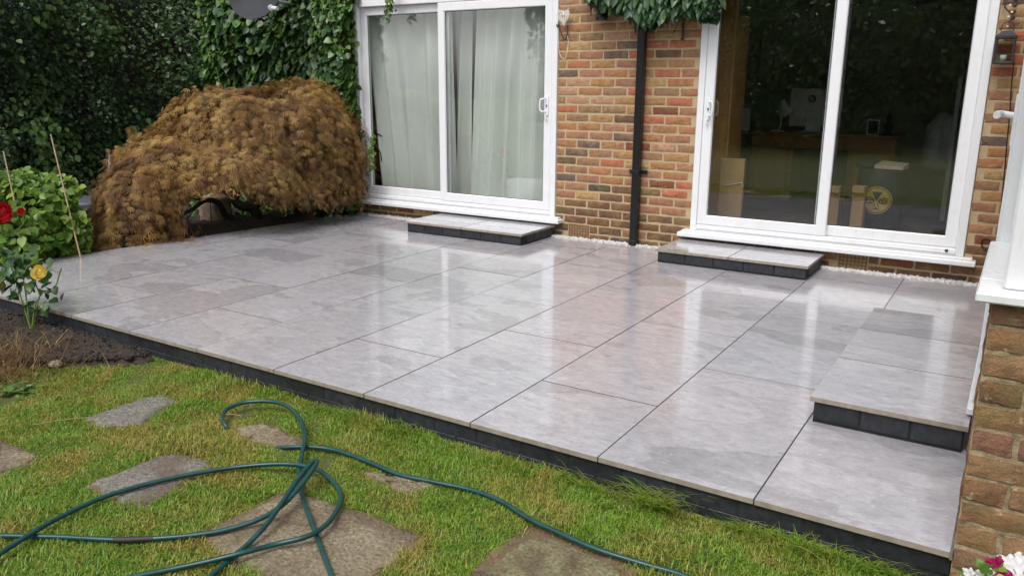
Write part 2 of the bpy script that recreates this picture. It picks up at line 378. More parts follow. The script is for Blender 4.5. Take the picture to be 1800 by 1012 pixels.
# ------------------------------------------------------------ setting: ground
LZ = -0.125
mb = MB(); mb.add([(-70, -70, LZ), (70, -70, LZ), (70, 70, LZ), (-70, 70, LZ)], [(0, 1, 2, 3)])
mb.build('lawn_ground', M['turf'], None, (0, 0, LZ), kind='structure')
# garden soil left of the patio
def soil_patch(name, poly, z, amp, res, mat):
    poly = np.array(poly); lo = poly.min(0); hi = poly.max(0); nx = int((hi[0] - lo[0]) / res) + 1; ny = int((hi[1] - lo[1]) / res) + 1
    X, Y = np.meshgrid(np.linspace(lo[0], hi[0], nx), np.linspace(lo[1], hi[1], ny)); P = np.stack([X.ravel(), Y.ravel()], 1)
    d = pdist(P, poly)
    Z = z + np.clip(d * .35, -.03, amp) + rng.normal(0, amp * .34, len(P)) * (d > 0)
    V = np.column_stack([P, Z]); ids = np.arange(nx * ny).reshape(ny, nx)
    Q = np.stack([ids[:-1, :-1], ids[:-1, 1:], ids[1:, 1:], ids[1:, :-1]], -1).reshape(-1, 4)
    Q = Q[(d[Q] > -.04).all(1)]
    o = np.array([P[:, 0].mean(), P[:, 1].mean(), z])
    return link(bpy.data.objects.new(name, mesh_arr(name, V - o, Q, mat, True)), None, o)
def pdist(P, poly):
    """signed distance to polygon, positive inside"""
    n = len(poly); ins = np.zeros(len(P), bool); dm = np.full(len(P), 1e9)
    for i in range(n):
        a = poly[i]; b = poly[(i + 1) % n]; e = b - a; wv = P - a
        t = np.clip((wv @ e) / (e @ e), 0, 1); dm = np.minimum(dm, np.hypot(*(wv - t[:, None] * e).T))
        c = ((a[1] <= P[:, 1]) & (P[:, 1] < b[1])) | ((b[1] <= P[:, 1]) & (P[:, 1] < a[1]))
        with np.errstate(divide='ignore', invalid='ignore'):
            xi = a[0] + (P[:, 1] - a[1]) * e[0] / (e[1] if e[1] != 0 else 1e-12)
        ins ^= c & (P[:, 0] < xi)
    return np.where(ins, dm, -dm)
BED = [(-6.3, .02), (-3.5, .02), (-3.36, -.05), (-3.42, -.17), (-3.6, -.32), (-3.85, -.52), (-4.3, -.72), (-6.3, -.85)]
tag(soil_patch('soil_bed', BED, LZ + .01, .03, .028, M['soil']), kind='structure')
tag(soil_patch('garden_bed', [(-12, -1), (-6.08, -.8), (-6.12, .5), (-5.62, 4.0), (-7.5, 4.0), (-7.9, 9), (-12, 9)], LZ + .02, .06, .12, M['soil']), kind='structure')

# ------------------------------------------------------------ patio
TW, TG = .604, .0045
YB = 3.985
def left_x(y): return -6.04 if y < .5 else -6.04 + (y - .5) / 3.5 * .47
patio = link(bpy.data.objects.new('patio', None), None, (-2.7, 2, 0)); tag(patio, kind='structure')
mb = MB(); mb.prism([(.612, .012), (.612, YB + .02), (left_x(4) + .012, YB + .02), (left_x(.5) + .015, .5), (-6.025, .012)], -.0222, -.0032); mb.prism([(.612, .085), (.612, YB + .02), (left_x(4) + .012, YB + .02), (left_x(.5) + .015, .5), (-6.025, .085)], LZ - .05, -.023)
mb.build('paving_bed', M['grout'], patio)
def tile_piece(poly, z0, z1, parent, bev=.0007, outer=None):
    c = np.mean(np.array(poly), 0); n = len(poly)
    inn = [(x + (c[0] - x) / max(abs(c[0] - x), 1e-6) * bev, y + (c[1] - y) / max(abs(c[1] - y), 1e-6) * bev) for x, y in poly]
    V = [(x, y, z0) for x, y in poly] + [(x, y, z1 - bev) for x, y in poly] + [(x, y, z1) for x, y in inn]
    b = MB(); b.add(V, [[2 * n + i for i in range(n)]], 0)
    for i in range(n):
        j = (i + 1) % n; ob = outer if isinstance(outer, tuple) else (9, 9, 0, 9); mxy = ((poly[i][0] + poly[j][0]) / 2, (poly[i][1] + poly[j][1]) / 2); out = min(abs(mxy[0] - ob[0]), abs(mxy[0] - ob[1]), abs(mxy[1] - ob[2]), abs(mxy[1] - ob[3])) < .004
        b.add(V, [(i, j, n + j, n + i), (n + i, n + j, 2 * n + j, 2 * n + i)], 1 if out else 2)
    b.add(V, [list(range(n))[::-1]], 1)
    return b.build('paving_tile', [M['tile'], M['tile_edge'], M['grout']], parent, (c[0], c[1], z1))
for c in range(11):
    xa, xb = -TW * c + TG / 2, -TW * (c - 1) - TG / 2
    if c == 0: xb = TW + .004
    js = ([1.208, 2.412, 3.616] if (c % 2 == 1 or c == 0) else [.606, 1.812, 3.018])
    ys = [0] + js + [YB]
    for i in range(len(ys) - 1):
        y0, y1 = ys[i] + (TG / 2 if i else 0), ys[i + 1] - (TG / 2 if i < len(ys) - 2 else 0)
        dz = random.uniform(-.0008, .0008)
        if c < 9: poly = [(xa, y0), (xb, y0), (xb, y1), (xa, y1)]
        else:
            l0, l1 = max(xa, left_x(y0)), max(xa, left_x(y1))
            if l1 > xb - .02 and l0 > xb - .02: continue
            if l1 > xb - .02:
                poly = [(l0, y0), (xb, y0), (xb, y0 + (y1 - y0) * .7)]
            else: poly = [(l0, y0), (xb, y0), (xb, y1), (l1, y1)]
        tile_piece(poly, -.0205 + dz, dz, patio, outer=True)
# plinth of dark bricks under the front edge and the left edge
bl = MB(); bl.box(-.1075, .1075, -.05, .05, -.0325, .0325, 0, .002); BLM = None
def shared(name, mbuilder, mats):
    me = bpy.data.meshes.new(name); me.from_pydata([list(v) for v in mbuilder.v], [], mbuilder.f)
    for mt in (mats if isinstance(mats, (list, tuple)) else [mats]): me.materials.append(mt)
    me.polygons.foreach_set('material_index', mbuilder.m); me.update(); return me
BLM = shared('blue_brick', bl, M['blue_brick'])
hb = MB(); hb.box(-.05, .05, -.05, .05, -.0325, .0325, 0, .003); BLH = shared('blue_brick_half', hb, M['blue_brick'])
def put(me, name, parent, loc, rz=0, sc=None):
    o = link(bpy.data.objects.new(name, me), parent, loc); o.rotation_euler.z = rz
    if sc: o.scale = sc
    return o
for row, zc in enumerate((-.0565, -.1235)):
    x = .505 - (.11 if row else 0)
    while x > -6.0:
        o = put(BLM, 'plinth_brick', patio, (x, .012 + .05 + random.uniform(-.001, .001), zc)); x -= .225
mb = MB(); mb.box(-6.02, .606, .0142, .08, LZ - .06, -.0225); mb.build('plinth_mortar', M['black_mortar'], patio)
# mortar fillet beside the extension wall
mb = MB(); mb.add([(.6065, -.012, -.02), (.614, -.012, -.02), (.614, 4, .012), (.6065, 4, .001), (.6065, -.012, .001), (.614, -.012, .012)], [(4, 5, 2, 3), (0, 1, 5, 4), (0, 4, 3)])
mb.build('mortar_fillet', M['ledge'], patio)

# ------------------------------------------------------------ steps
def step(x0, x1, y0, y1, z1, splits, axis, label):
    t = thing('patio_step', ((x0 + x1) / 2, (y0 + y1) / 2, 0), label, 'step', 'low tiled steps below the doors')
    zt = z1 - .0205; ins = .012
    mb = MB(); mb.box(x0 + ins + .004, x1 - ins - .002, y0 + ins + .004, y1 - .004, .001, zt - .0005); mb.build('core', M['black_mortar'], t)
    ed = [0] + splits + [1]
    for a, b in zip(ed, ed[1:]):
        if axis == 'x':
            xa, xb = x0 + (x1 - x0) * a + (.0028 if a else 0), x0 + (x1 - x0) * b - (.0028 if b < 1 else 0); poly = [(xa, y0), (xb, y0), (xb, y1), (xa, y1)]
        else:
            ya, yb = y0 + (y1 - y0) * a + (.0028 if a else 0), y0 + (y1 - y0) * b - (.0028 if b < 1 else 0); poly = [(x0, ya), (x1, ya), (x1, yb), (x0, yb)]
        tile_piece(poly, zt, z1, t, outer=(x0, x1, y0, y1))
    mb = MB(); mb.box(x0 + .006, x1 - .006, y0 + .006, y1 - .002, zt - .0002, z1 - .0035); mb.build('grout_bed', M['grout'], t)
    zc = (zt + .008) / 2 + .002; sc = (1, 1, (zt - .014) / .065)
    def run(n, f, L):
        for i in range(n):
            o = f(i); o.scale = (L / .225, 1, sc[2])
    nx = max(2, round((x1 - x0 - 2 * ins) / .225)); L = (x1 - x0 - 2 * ins) / nx
    run(nx, lambda i: put(BLM, 'step_brick', t, (x0 + ins + L * (i + .5), y0 + ins + .05, zc)), L)
    ya = y0 + ins + .104; ny = max(2, round((y1 - ya) / .225)); L2 = (y1 - .004 - ya) / ny
    for xs in (x0 + ins + .05, x1 - ins - .05):
        run(ny, lambda i: put(BLM, 'step_brick', t, (xs, ya + L2 * (i + .5), zc), math.pi / 2), L2)
    return t
step(-4.385, -3.055, 3.42, 4.045, .108, [.5], 'x', 'low grey tiled step below the curtained sliding door')
step(-1.80, -.60, 3.47, 4.045, .110, [.5], 'x', 'low grey tiled step below the dark glazed sliding door')
step(.004, .596, .795, 2.485, .117, [.36, .70], 'y', 'long grey tiled step beside the white side door at right')

# ------------------------------------------------------------ house
WY = 4.08
house = thing('house', (-3.5, WY, 0), 'brick house with two white sliding patio doors and black downpipe', 'house')
mb = MB()
mb.box(-5.58, -3.0 + 2.62, WY - .001, WY + .25, -.3, .128)        # below doors
mb.box(-.38, .9, WY - .001, WY + .25, -.3, .128)
mb.box(-3.075, -1.735, WY - .001, WY + .25, .128, 2.26)
mb.box(.365, .9, WY - .001, WY + .25, .128, 2.26)
wall = mb.build('front_wall', M['mortar'], house, (-3, WY, 0))
mb = MB(); mb.box(-7.72, -5.565, WY + .004, WY + .25, -.3, 2.26); mb.box(-7.72, .9, WY + .004, WY + .25, 2.26, 5.2)
mb.box(-7.72, -7.47, WY + .25, 8.8, -.3, 5.2); mb.box(-7.47, 6, 8.55, 8.8, -.3, 5.2)
mb.build('upper_wall', M['far_brick'], house)
mb = MB(); mb.add([(-8.0, 3.7, 5.0), (6.2, 3.7, 5.0), (6.2, 6.5, 6.9), (-8.0, 6.5, 6.9), (-8.0, 9.2, 5.0), (6.2, 9.2, 5.0)], [(0, 1, 2, 3), (3, 2, 5, 4), (0, 3, 4), (1, 5, 2), (0, 4, 5, 1)])
mb.build('roof', M['roof'], house)
mb = MB()
mb.box(-7.47, 3, WY + .25, 8.55, .05, .135); mb.build('room_floor', M['room_floor'], house)
mb = MB(); mb.box(-7.47, 3, WY + .25, 8.55, 2.35, 2.5); mb.box(-2.60, -2.45, WY + .25, 8.55, .135, 2.35); mb.box(1.2, 1.35, WY + .25, 8.55, .135, 2.35); mb.box(-7.4, 1.2, 8.4, 8.5, .135, 2.35)
mb.build('room_walls', M['room_wall'], house)
# bricks
def brick_variants(n, L, H, mat, jit, ins=.004):
    out = []
    for q in range(n):
        nx, nz = 6, 3; V = []; r = random.Random(q * 13 + int(L * 1000))
        def g(layer, yy, inset):
            for k in range(nz + 1):
                for i in range(nx + 1):
                    x = -L / 2 + L * i / nx; z = -H / 2 + H * k / nz; edge = (i in (0, nx)) or (k in (0, nz)); corner = (i in (0, nx)) and (k in (0, nz))
                    s_ = inset * (1.6 if corner else 1)
                    if i == 0: x += s_
                    if i == nx: x -= s_
                    if k == 0: z += s_
                    if k == nz: z -= s_
                    e = jit
                    x += r.uniform(-e, e); z += r.uniform(-e, e) * .8
                    V.append((x, yy + (r.uniform(-.0012, .002) if layer == 0 else 0) + (.003 if edge and layer == 0 else 0), z))
        g(0, -.008, ins); g(1, -.001, .0004); W_ = nx + 1; N = W_ * (nz + 1); Fc = []
        for k in range(nz):
            for i in range(nx): a = k * W_ + i; Fc.append((a, a + 1, a + W_ + 1, a + W_))
        ring = [i for i in range(W_)] + [k * W_ + nx for k in range(1, nz + 1)] + [nz * W_ + i for i in range(nx - 1, -1, -1)] + [k * W_ for k in range(nz - 1, 0, -1)]
        base = len(V); 
        for i in ring: x, y, z = V[N + i]; V.append((x, .03, z))
        R_ = len(ring)
        for i in range(R_):
            a, b = ring[i], ring[(i + 1) % R_]; Fc.append((a, N + a, N + b, b)[::-1]); Fc.append((N + a, base + i, base + (i + 1) % R_, N + b)[::-1])
        used = sorted(set(j for f in Fc for j in f)); mp = {o: i for i, o in enumerate(used)}
        b_ = MB(); b_.add([V[j] for j in used], [[mp[j] for j in f] for f in Fc], 0, False); out.append(shared('brick', b_, mat))
    return out
PITCH, CO, Z0 = .2425, .0784, .0513
STR = brick_variants(12, .231, .0635, M['brick'], .0034); HLF = brick_variants(8, .1095, .0635, M['brick'], .0034)
STRD = brick_variants(5, .231, .0635, M['damp_brick'], .0034); HLFD = brick_variants(4, .1095, .0635, M['damp_brick'], .0034)
VENTS = [(-2.93, -2.715), (-.50, -.285)]
def course(x0, x1, z, row, parent, skip=()):
    off = -2.866 + (PITCH / 2 if row % 2 else 0); n0 = math.floor((x0 - off) / PITCH) - 1; x = off + n0 * PITCH
    while x < x1:
        a, b = max(x + .0072, x0), min(x + PITCH - .0072, x1)
        x += PITCH
        if b - a < .035: continue
        if any(a < s1 - .02 and b > s0 + .02 for s0, s1 in skip): 
            for s0, s1 in skip:
                if a < s1 and b > s0:
                    if s0 - a > .06: b = s0 - .008
                    elif b - s1 > .06: a = s1 + .008
                    else: a = b
            if b - a < .04: continue
        Lr = b - a; dm = random.random() < (.92 if z < .2 else .6 if z < .36 else .22 if z < .55 else .03); me, L0 = (random.choice(STRD if dm else STR), .231) if Lr > .16 else (random.choice(HLFD if dm else HLF), .1095)
        o = put(me, 'brick', parent, ((a + b) / 2, WY + random.uniform(-.0015, .0015), z + random.uniform(-.0012, .0012)), 0, (Lr / L0, 1, random.uniform(.97, 1.02)))
        o.rotation_euler = (0, random.uniform(-.006, .006), random.uniform(-.004, .004))
for r in range(-2, 28):
    zc = Z0 + CO * (r + .5)
    if zc < -.05: continue
    if zc < .13:
        course(-5.55, .61, zc, r, wall, VENTS)
    else:
        course(-3.072, -1.738, zc, r, wall); 
        course(.368, .61, zc, r, wall)
for (a, b) in VENTS:      # air bricks
    mb = MB(); z0, z1 = .0, .128; nx, nz = 7, 4
    mb.box(a, b, WY + .002, WY + .012, z0, z1); 
    fw = (b - a); cw = fw / (nx + .6); ch = (z1 - z0) / (nz + .6); e = .004
    for i in range(nx + 1): xx = a + .3 * cw + i * cw; mb.box(xx - .006, xx + .006, WY - .009, WY + .003, z0 + .001, z1 - .001)
    for i in range(nz + 1): zz = z0 + .3 * ch + i * ch; mb.box(a + .001, b - .001, WY - .0075, WY + .0035, zz - .005, zz + .005)
    mb.build('air_brick', M['terracotta'], house)
# sliding doors
def patio_door(x0, x1, zs, ztop, mull, front_left, label):
    d = link(bpy.data.objects.new('sliding_door', None), house, ((x0 + x1) / 2, WY, zs)); d['label'] = label
    yf = WY - .022; U = M['upvc']; fw = .055
    mb = MB(); mb.box(x0 - .085, x1 + .085, WY - .105, WY + .02, zs - .042, zs - .004, 0, .006); mb.box(x0 - .06, x1 + .06, WY - .06, WY + .02, zs - .0045, zs + .012, 0, .004)
    mb.build('sill', U, d)
    mb = MB()
    mb.box(x0, x0 + fw, yf, yf + .1, zs + .0125, ztop, 0, .004); mb.box(x1 - fw, x1, yf, yf + .1, zs + .0125, ztop, 0, .004)
    mb.box(x0 + fw + .0005, x1 - fw - .0005, yf + .002, yf + .1, zs + .0125, zs + .062, 0, .004); mb.box(x0 + fw + .0005, x1 - fw - .0005, yf + .002, yf + .1, ztop - .07, ztop, 0, .004)
    mb.box(x0 + fw, x1 - fw, yf - .006, yf + .0015, zs + .03, zs + .04, 0, .001)
    mb.build('frame', U, d)
    sw = .085; hw = .057
    def sash(a, b, y, nm):
        z0, z1 = zs + .064, ztop - .072; mb = MB(); t = .042
        # mitred frame
        o = [(a, z0), (b, z0), (b, z1), (a, z1)]; n_ = [(a + sw, z0 + sw), (b - sw, z0 + sw), (b - sw, z1 - sw), (a + sw, z1 - sw)]; bb = .008
        for i in range(4):
            j = (i + 1) % 4; sh = .0006
            def q(pt, yy): return (pt[0], yy, pt[1])
            mid = lambda p_, r_: (p_[0] + (r_[0] - p_[0]) * bb / sw, p_[1] + (r_[1] - p_[1]) * bb / sw)
            P = [q(o[i], y + t), q(o[i], y + .005), q(mid(o[i], n_[i]), y), q(mid(n_[i], o[i]), y), q(n_[i], y + .016), q(n_[i], y + t)]
            Q = [q(o[j], y + t), q(o[j], y + .005), q(mid(o[j], n_[j]), y), q(mid(n_[j], o[j]), y), q(n_[j], y + .016), q(n_[j], y + t)]
            cc = np.mean(np.array(P + Q), 0)
            V = [tuple(cc + (np.array(u_) - cc) * np.array([1 - sh if i % 2 == 0 else 1, 1, 1 - sh if i % 2 else 1])) for u_ in P + Q]
            mb.add(V, [(kk, kk + 1, kk + 7, kk + 6) for kk in range(5)] + [(5, 0, 6, 11), (0, 5, 4, 3, 2, 1), (6, 7, 8, 9, 10, 11)], 0)
        s_ = mb.build('sash', U, d)
        g = MB(); g.box(a + sw - .004, b - sw + .004, y + .0185, y + .0225, z0 + sw - .004, z1 - sw + .004); g.build('pane', M['glass'], d)
        e = MB()
        for (p0, p1, r0, r1) in ((a + sw - .002, a + sw + .004, z0 + sw, z1 - sw), (b - sw - .004, b - sw + .002, z0 + sw, z1 - sw), (a + sw, b - sw, z0 + sw - .002, z0 + sw + .004), (a + sw, b - sw, z1 - sw - .004, z1 - sw + .002)):
            e.box(p0, p1, y + .0145, y + .018, r0, r1)
        e.build('gasket', M['seal'], d)
    if front_left: sash(x0 + fw + .002, mull + hw, yf + .004, 'l'); sash(mull - hw + .01, x1 - fw - .002, yf + .05, 'r')
    else: sash(mull - hw, x1 - fw - .002, yf + .004, 'r'); sash(x0 + fw + .002, mull + hw - .01, yf + .05, 'l')
    # handle
    hx = (x0 + fw + .002 + sw * .5) if front_left else (x1 - fw - .002 - sw * .5); hz = 1.22; yy = yf + .004; sg = 1 if front_left else -1
    mb = MB(); mb.box(hx - .018, hx + .018, yy - .010, yy + .002, hz - .10, hz + .085, 0, .004)
    mb.tube(spline([(hx + sg * .012, yy - .008, hz + .06), (hx + sg * .02, yy - .04, hz + .055), (hx + sg * .045, yy - .052, hz + .045), (hx + sg * .05, yy - .052, hz), (hx + sg * .045, yy - .052, hz - .05), (hx + sg * .02, yy - .04, hz - .06), (hx + sg * .012, yy - .008, hz - .062)], 4), .008, 8)
    mb.tube(spline([(hx, yy - .01, hz - .085), (hx - .008, yy - .02, hz - .105), (hx + .004, yy - .02, hz - .125), (hx - .004, yy - .016, hz - .14)], 4), .006, 6)
    mb.build('handle', U, d)
    mb = MB(); mb.lathe([(0, -.003), (.007, -.003), (.007, .004), (0, .004)], (hx, yy - .012, hz - .005), 10, axis=Matrix.Rotation(math.pi / 2, 3, 'X')); mb.box(hx - .003, hx + .003, yy - .0125, yy - .008, hz - .028, hz - .008)
    mb.build('keyhole', M['seal'], d)
    px = x1 - fw - .06 if front_left else x0 + fw + .02
    mb = MB(); mb.box(px - .01, px + .01, yf - .012, yf + .001, zs + .042, zs + .058); mb.build('drain_cap', M['seal'], d)
patio_door(-5.555, -3.078, .168, 2.25, -4.385, False, 'white sliding door with pale green curtains behind it')
patio_door(-1.732, .362, .178, 2.25, -.672, True, 'white sliding door with a dim room behind it')
# downpipe
dpp = link(bpy.data.objects.new('downpipe', None), house, (-2.235, WY - .06, 0)); dpp['label'] = 'square black plastic downpipe'
mb = MB(); mb.box(-2.268, -2.202, WY - .094, WY - .028, .05, 3.2, 0, .006); mb.build('pipe', M['black'], dpp)
mb = MB(); mb.box(-2.272, -2.198, WY - .098, WY - .024, .003, .052, 0, .005); mb.build('shoe', M['black'], dpp)
for z in (.66, 2.0):
    mb = MB(); mb.box(-2.2715, -2.1985, WY - .0975, WY - .012, z - .014, z + .014, 0, .003); mb.box(-2.198, -2.150, WY - .03, WY - .010, z - .016, z + .016, 0, .003); mb.box(-2.32, -2.272, WY - .03, WY - .010, z - .016, z + .016, 0, .003); mb.build('bracket', M['black'], dpp)
# short black pipe stub high on the wall
c = at(1058, 18, WY - .07); mb = MB(); mb.lathe([(.0, -.085), (.052, -.085), (.055, -.05), (.05, -.045), (.05, .35)], tuple(c), 20); mb.box(c[0] - .012, c[0] + .012, c[1] + .03, WY - .004, c[2] + .1, c[2] + .13)
mb.build('wall_outlet', M['black'], house)

# gravel strip against the wall
def pebbles(name, N, xr, yr, z, rad, mat, parent=None, mask=None):
    ico = np.array([(0, 0, 1), (.894, 0, .447), (.276, .851, .447), (-.724, .526, .447), (-.724, -.526, .447), (.276, -.851, .447), (.724, .526, -.447), (-.276, .851, -.447), (-.894, 0, -.447), (-.276, -.851, -.447), (.724, -.526, -.447), (0, 0, -1)])
    fi = np.array([(0, 1, 2), (0, 2, 3), (0, 3, 4), (0, 4, 5), (0, 5, 1), (1, 6, 2), (2, 7, 3), (3, 8, 4), (4, 9, 5), (5, 10, 1), (2, 6, 7), (3, 7, 8), (4, 8, 9), (5, 9, 10), (1, 10, 6), (11, 7, 6), (11, 8, 7), (11, 9, 8), (11, 10, 9), (11, 6, 10)])
    P = np.column_stack([rng.uniform(*xr, N), rng.uniform(*yr, N), np.zeros(N)])
    if mask is not None: P = P[mask(P)]; N = len(P)
    r = rad * rng.uniform(.5, 1.3, (N, 1, 1)); V = ico[None] * (1 + rng.uniform(-.25, .25, (N, 12, 1))) * r * rng.uniform(.6, 1.2, (N, 1, 3))
    P[:, 2] = z + rng.uniform(-.3, .6, N) * rad
    V = V + P[:, None]; Fc = (fi[None] + (np.arange(N) * 12)[:, None, None]).reshape(-1, 3); o = np.array([np.mean(xr), np.mean(yr), z])
    return link(bpy.data.objects.new(name, mesh_arr(name, V.reshape(-1, 3) - o, Fc, mat)), parent, o)
g = pebbles('gravel', 5200, (-5.6, .6), (YB + .004, WY - .01), -.004, .0125, M['pebble']); tag(g, 'white gravel strip along the foot of the house wall', 'gravel', kind='stuff')

# ------------------------------------------------------------ extension at right
EX = .615
ext = thing('extension', (EX + .6, 1.5, 0), 'low weathered brick wall with white sill and side door at right', 'extension')
mb = MB(); mb.box(EX - .0005, 1.9, -.0005, .11, -.2, .80); mb.box(EX - .0005, EX + .11, .11, .88, -.2, .80)
ew = mb.build('brick_wall', M['old_mortar'], ext)
mb = MB(); mb.box(EX + .006, EX + .11, 2.63, WY - .012, -.2, 2.1); mb.build('return_wall', M['far_brick'], ext)
BST = brick_variants(10, .230, .0685, M['old_brick'], .0032, .0018); BHL = brick_variants(6, .1075, .0685, M['old_brick'], .0032, .0018)
for r in range(-2, 11):
    zc = -.03 + CO * (r + .5) - .02
    if zc > .80: break
    x = EX; first = (r % 2)
    lens = [.1095 if first else .231] + [.231] * 4
    for L in lens:
        o = put(random.choice(BST if L > .2 else BHL), 'brick', ew, (x + L / 2, random.uniform(-.003, .003), zc), 0, (1, 1, random.uniform(.96, 1.02))); o.rotation_euler.y = random.uniform(-.012, .012); x += L + .0115
    y = .235 if first else .12
    while y < .86:
        L = min(.231, .88 - y)
        if L > .05:
            o = put(random.choice(BST), 'brick', ew, (EX + random.uniform(-.002, .002), y + L / 2, zc), -math.pi / 2, (L / .231, 1, 1))
        y += .2425
mb = MB(); mb.box(.572, 1.9, -.045, .16, .806, .835, 0, .005); mb.box(.572, .74, .1605, .885, .806, .835, 0, .005); mb.build('sill', M['upvc'], ext)
win = link(bpy.data.objects.new('window', None), ext, (1.2, .1, .84))
mb = MB(); 
mb.box(.635, .71, .03, .11, .836, 2.1, 0, .006)                                   # corner post
mb.box(.711, 1.9, .035, .10, .836, .90, 0, .006); mb.box(.711, 1.9, .035, .10, 2.04, 2.1, 0, .006); mb.box(1.22, 1.29, .037, .098, .9005, 2.0395, 0, .006)
mb.box(.64, .70, .1105, .87, .836, .90, 0, .006); mb.box(.64, .70, .1105, .87, 2.04, 2.1, 0, .006); mb.box(.633, .705, .8, .878, .9005, 2.0395, 0, .006)
mb.build('frame', M['upvc'], win)
mb = MB(); mb.box(.711, 1.22, .066, .07, .9, 2.04); mb.box(1.29, 1.9, .066, .07, .9, 2.04); mb.box(.668, .672, .1105, .8, .9, 2.04); mb.build('pane', M['glass'], win)
sdr = link(bpy.data.objects.new('side_door', None), ext, (.62, 1.7, .15)); sdr['label'] = 'white side door seen edge on with lever handle'
mb = MB(); mb.box(.578, .70, .90, 2.66, .128, .158, 0, .004); mb.build('threshold', M['upvc'], sdr)
mb = MB(); mb.box(.598, .70, .886, .955, .159, 2.1, 0, .006); mb.box(.598, .70, 2.56, 2.62, .159, 2.1, 0, .006); mb.box(.599, .70, .9555, 2.5595, 2.03, 2.1, 0, .006); mb.build('frame', M['upvc'], sdr)
mb = MB()
for (a, b) in ((.962, 1.755), (1.762, 2.553)):
    mb.box(.588, .648, a, a + .1, .168, 2.02, 0, .006); mb.box(.588, .648, b - .1, b, .168, 2.02, 0, .006); mb.box(.589, .648, a + .1005, b - .1005, .168, .30, 0, .005); mb.box(.589, .648, a + .1005, b - .1005, 1.92, 2.02, 0, .005)
mb.build('leaf', M['upvc'], sdr)
mb = MB()
for (a, b) in ((.962, 1.755), (1.762, 2.553)): mb.box(.616, .62, a + .1, b - .1, .30, 1.92)
mb.build('pane', M['glass'], sdr)
h = at(1757, 200, 1.35); h2 = at(1797, 206, 1.35)
mb = MB(); mb.tube(spline([(.59, 1.35, h[2] - .01), (.56, 1.35, h[2] - .004), (.535, 1.345, h[2]), (.522, 1.30, h[2]), (.522, 1.22, h[2] - .004)], 4), .0135, 10); mb.box(.578, .5885, 1.33, 1.37, h[2] - .13, h[2] + .08, 0, .003)
mb.build('handle', M['upvc'], sdr)
mb = MB(); mb.box(.56, 1.9, -.05, WY - .11, 2.101, 2.2, 0, .01); mb.build('flat_roof', M['upvc'], ext)

# ------------------------------------------------------------ leaves
OV = np.array([(0, 0, 0), (-.36, .28, .05), (-.30, .66, .04), (0, 1, -.06), (.30, .66, .04), (.36, .28, .05)])
OVF = np.array([(0, 3, 2, 1), (0, 5, 4, 3)])
def frames(d, n):
    d = d / np.linalg.norm(d, axis=1, keepdims=True); s_ = np.cross(d, n); s_ /= np.linalg.norm(s_, axis=1, keepdims=True) + 1e-9
    return s_, d, np.cross(s_, d)
def leaves(P, d, n, size, tmpl=OV, tf=OVF, wid=1.0):
    s_, d, nn = frames(d, n); T = tmpl; size = np.asarray(size)[:, None, None]
    V = P[:, None] + size * (T[None, :, 0:1] * wid * s_[:, None] + T[None, :, 1:2] * d[:, None] + T[None, :, 2:3] * nn[:, None])
    Fc = tf[None] + (np.arange(len(P)) * len(T))[:, None, None]
    return V.reshape(-1, 3), Fc.reshape(-1, tf.shape[1])
def leaf_obj(name, parts, mats, parent, origin, tint=None):
    Vs, Fs, Ms, b = [], [], [], 0
    for (V, Fc, mi) in parts: Vs.append(V); Fs.append(Fc + b); Ms.append(np.full(len(Fc), mi)); b += len(V)
    me = mesh_arr(name, np.concatenate(Vs) - np.array(origin), np.concatenate(Fs), mats, False, np.concatenate(Ms))
    if tint is not None:
        at_ = me.attributes.new('tint', 'FLOAT', 'POINT'); at_.data.foreach_set('value', np.clip(tint(np.concatenate(Vs)), 0, 1).astype(np.float32))
    return link(bpy.data.objects.new(name, me), parent, origin)
def rv(N, s=1.0): return rng.normal(0, s, (N, 3))
# smooth value noise from random waves
class Waves:
    def __init__(s, n, f0, f1, seed):
        r = np.random.default_rng(seed); d = r.normal(size=(n, 3)); d /= np.linalg.norm(d, axis=1, keepdims=True)
        s.k = d * r.uniform(f0, f1, (n, 1)); s.p = r.uniform(0, 6.28, n); s.n = n
    def __call__(s, P): return np.sin(P @ s.k.T + s.p).sum(1) / math.sqrt(s.n / 2) 

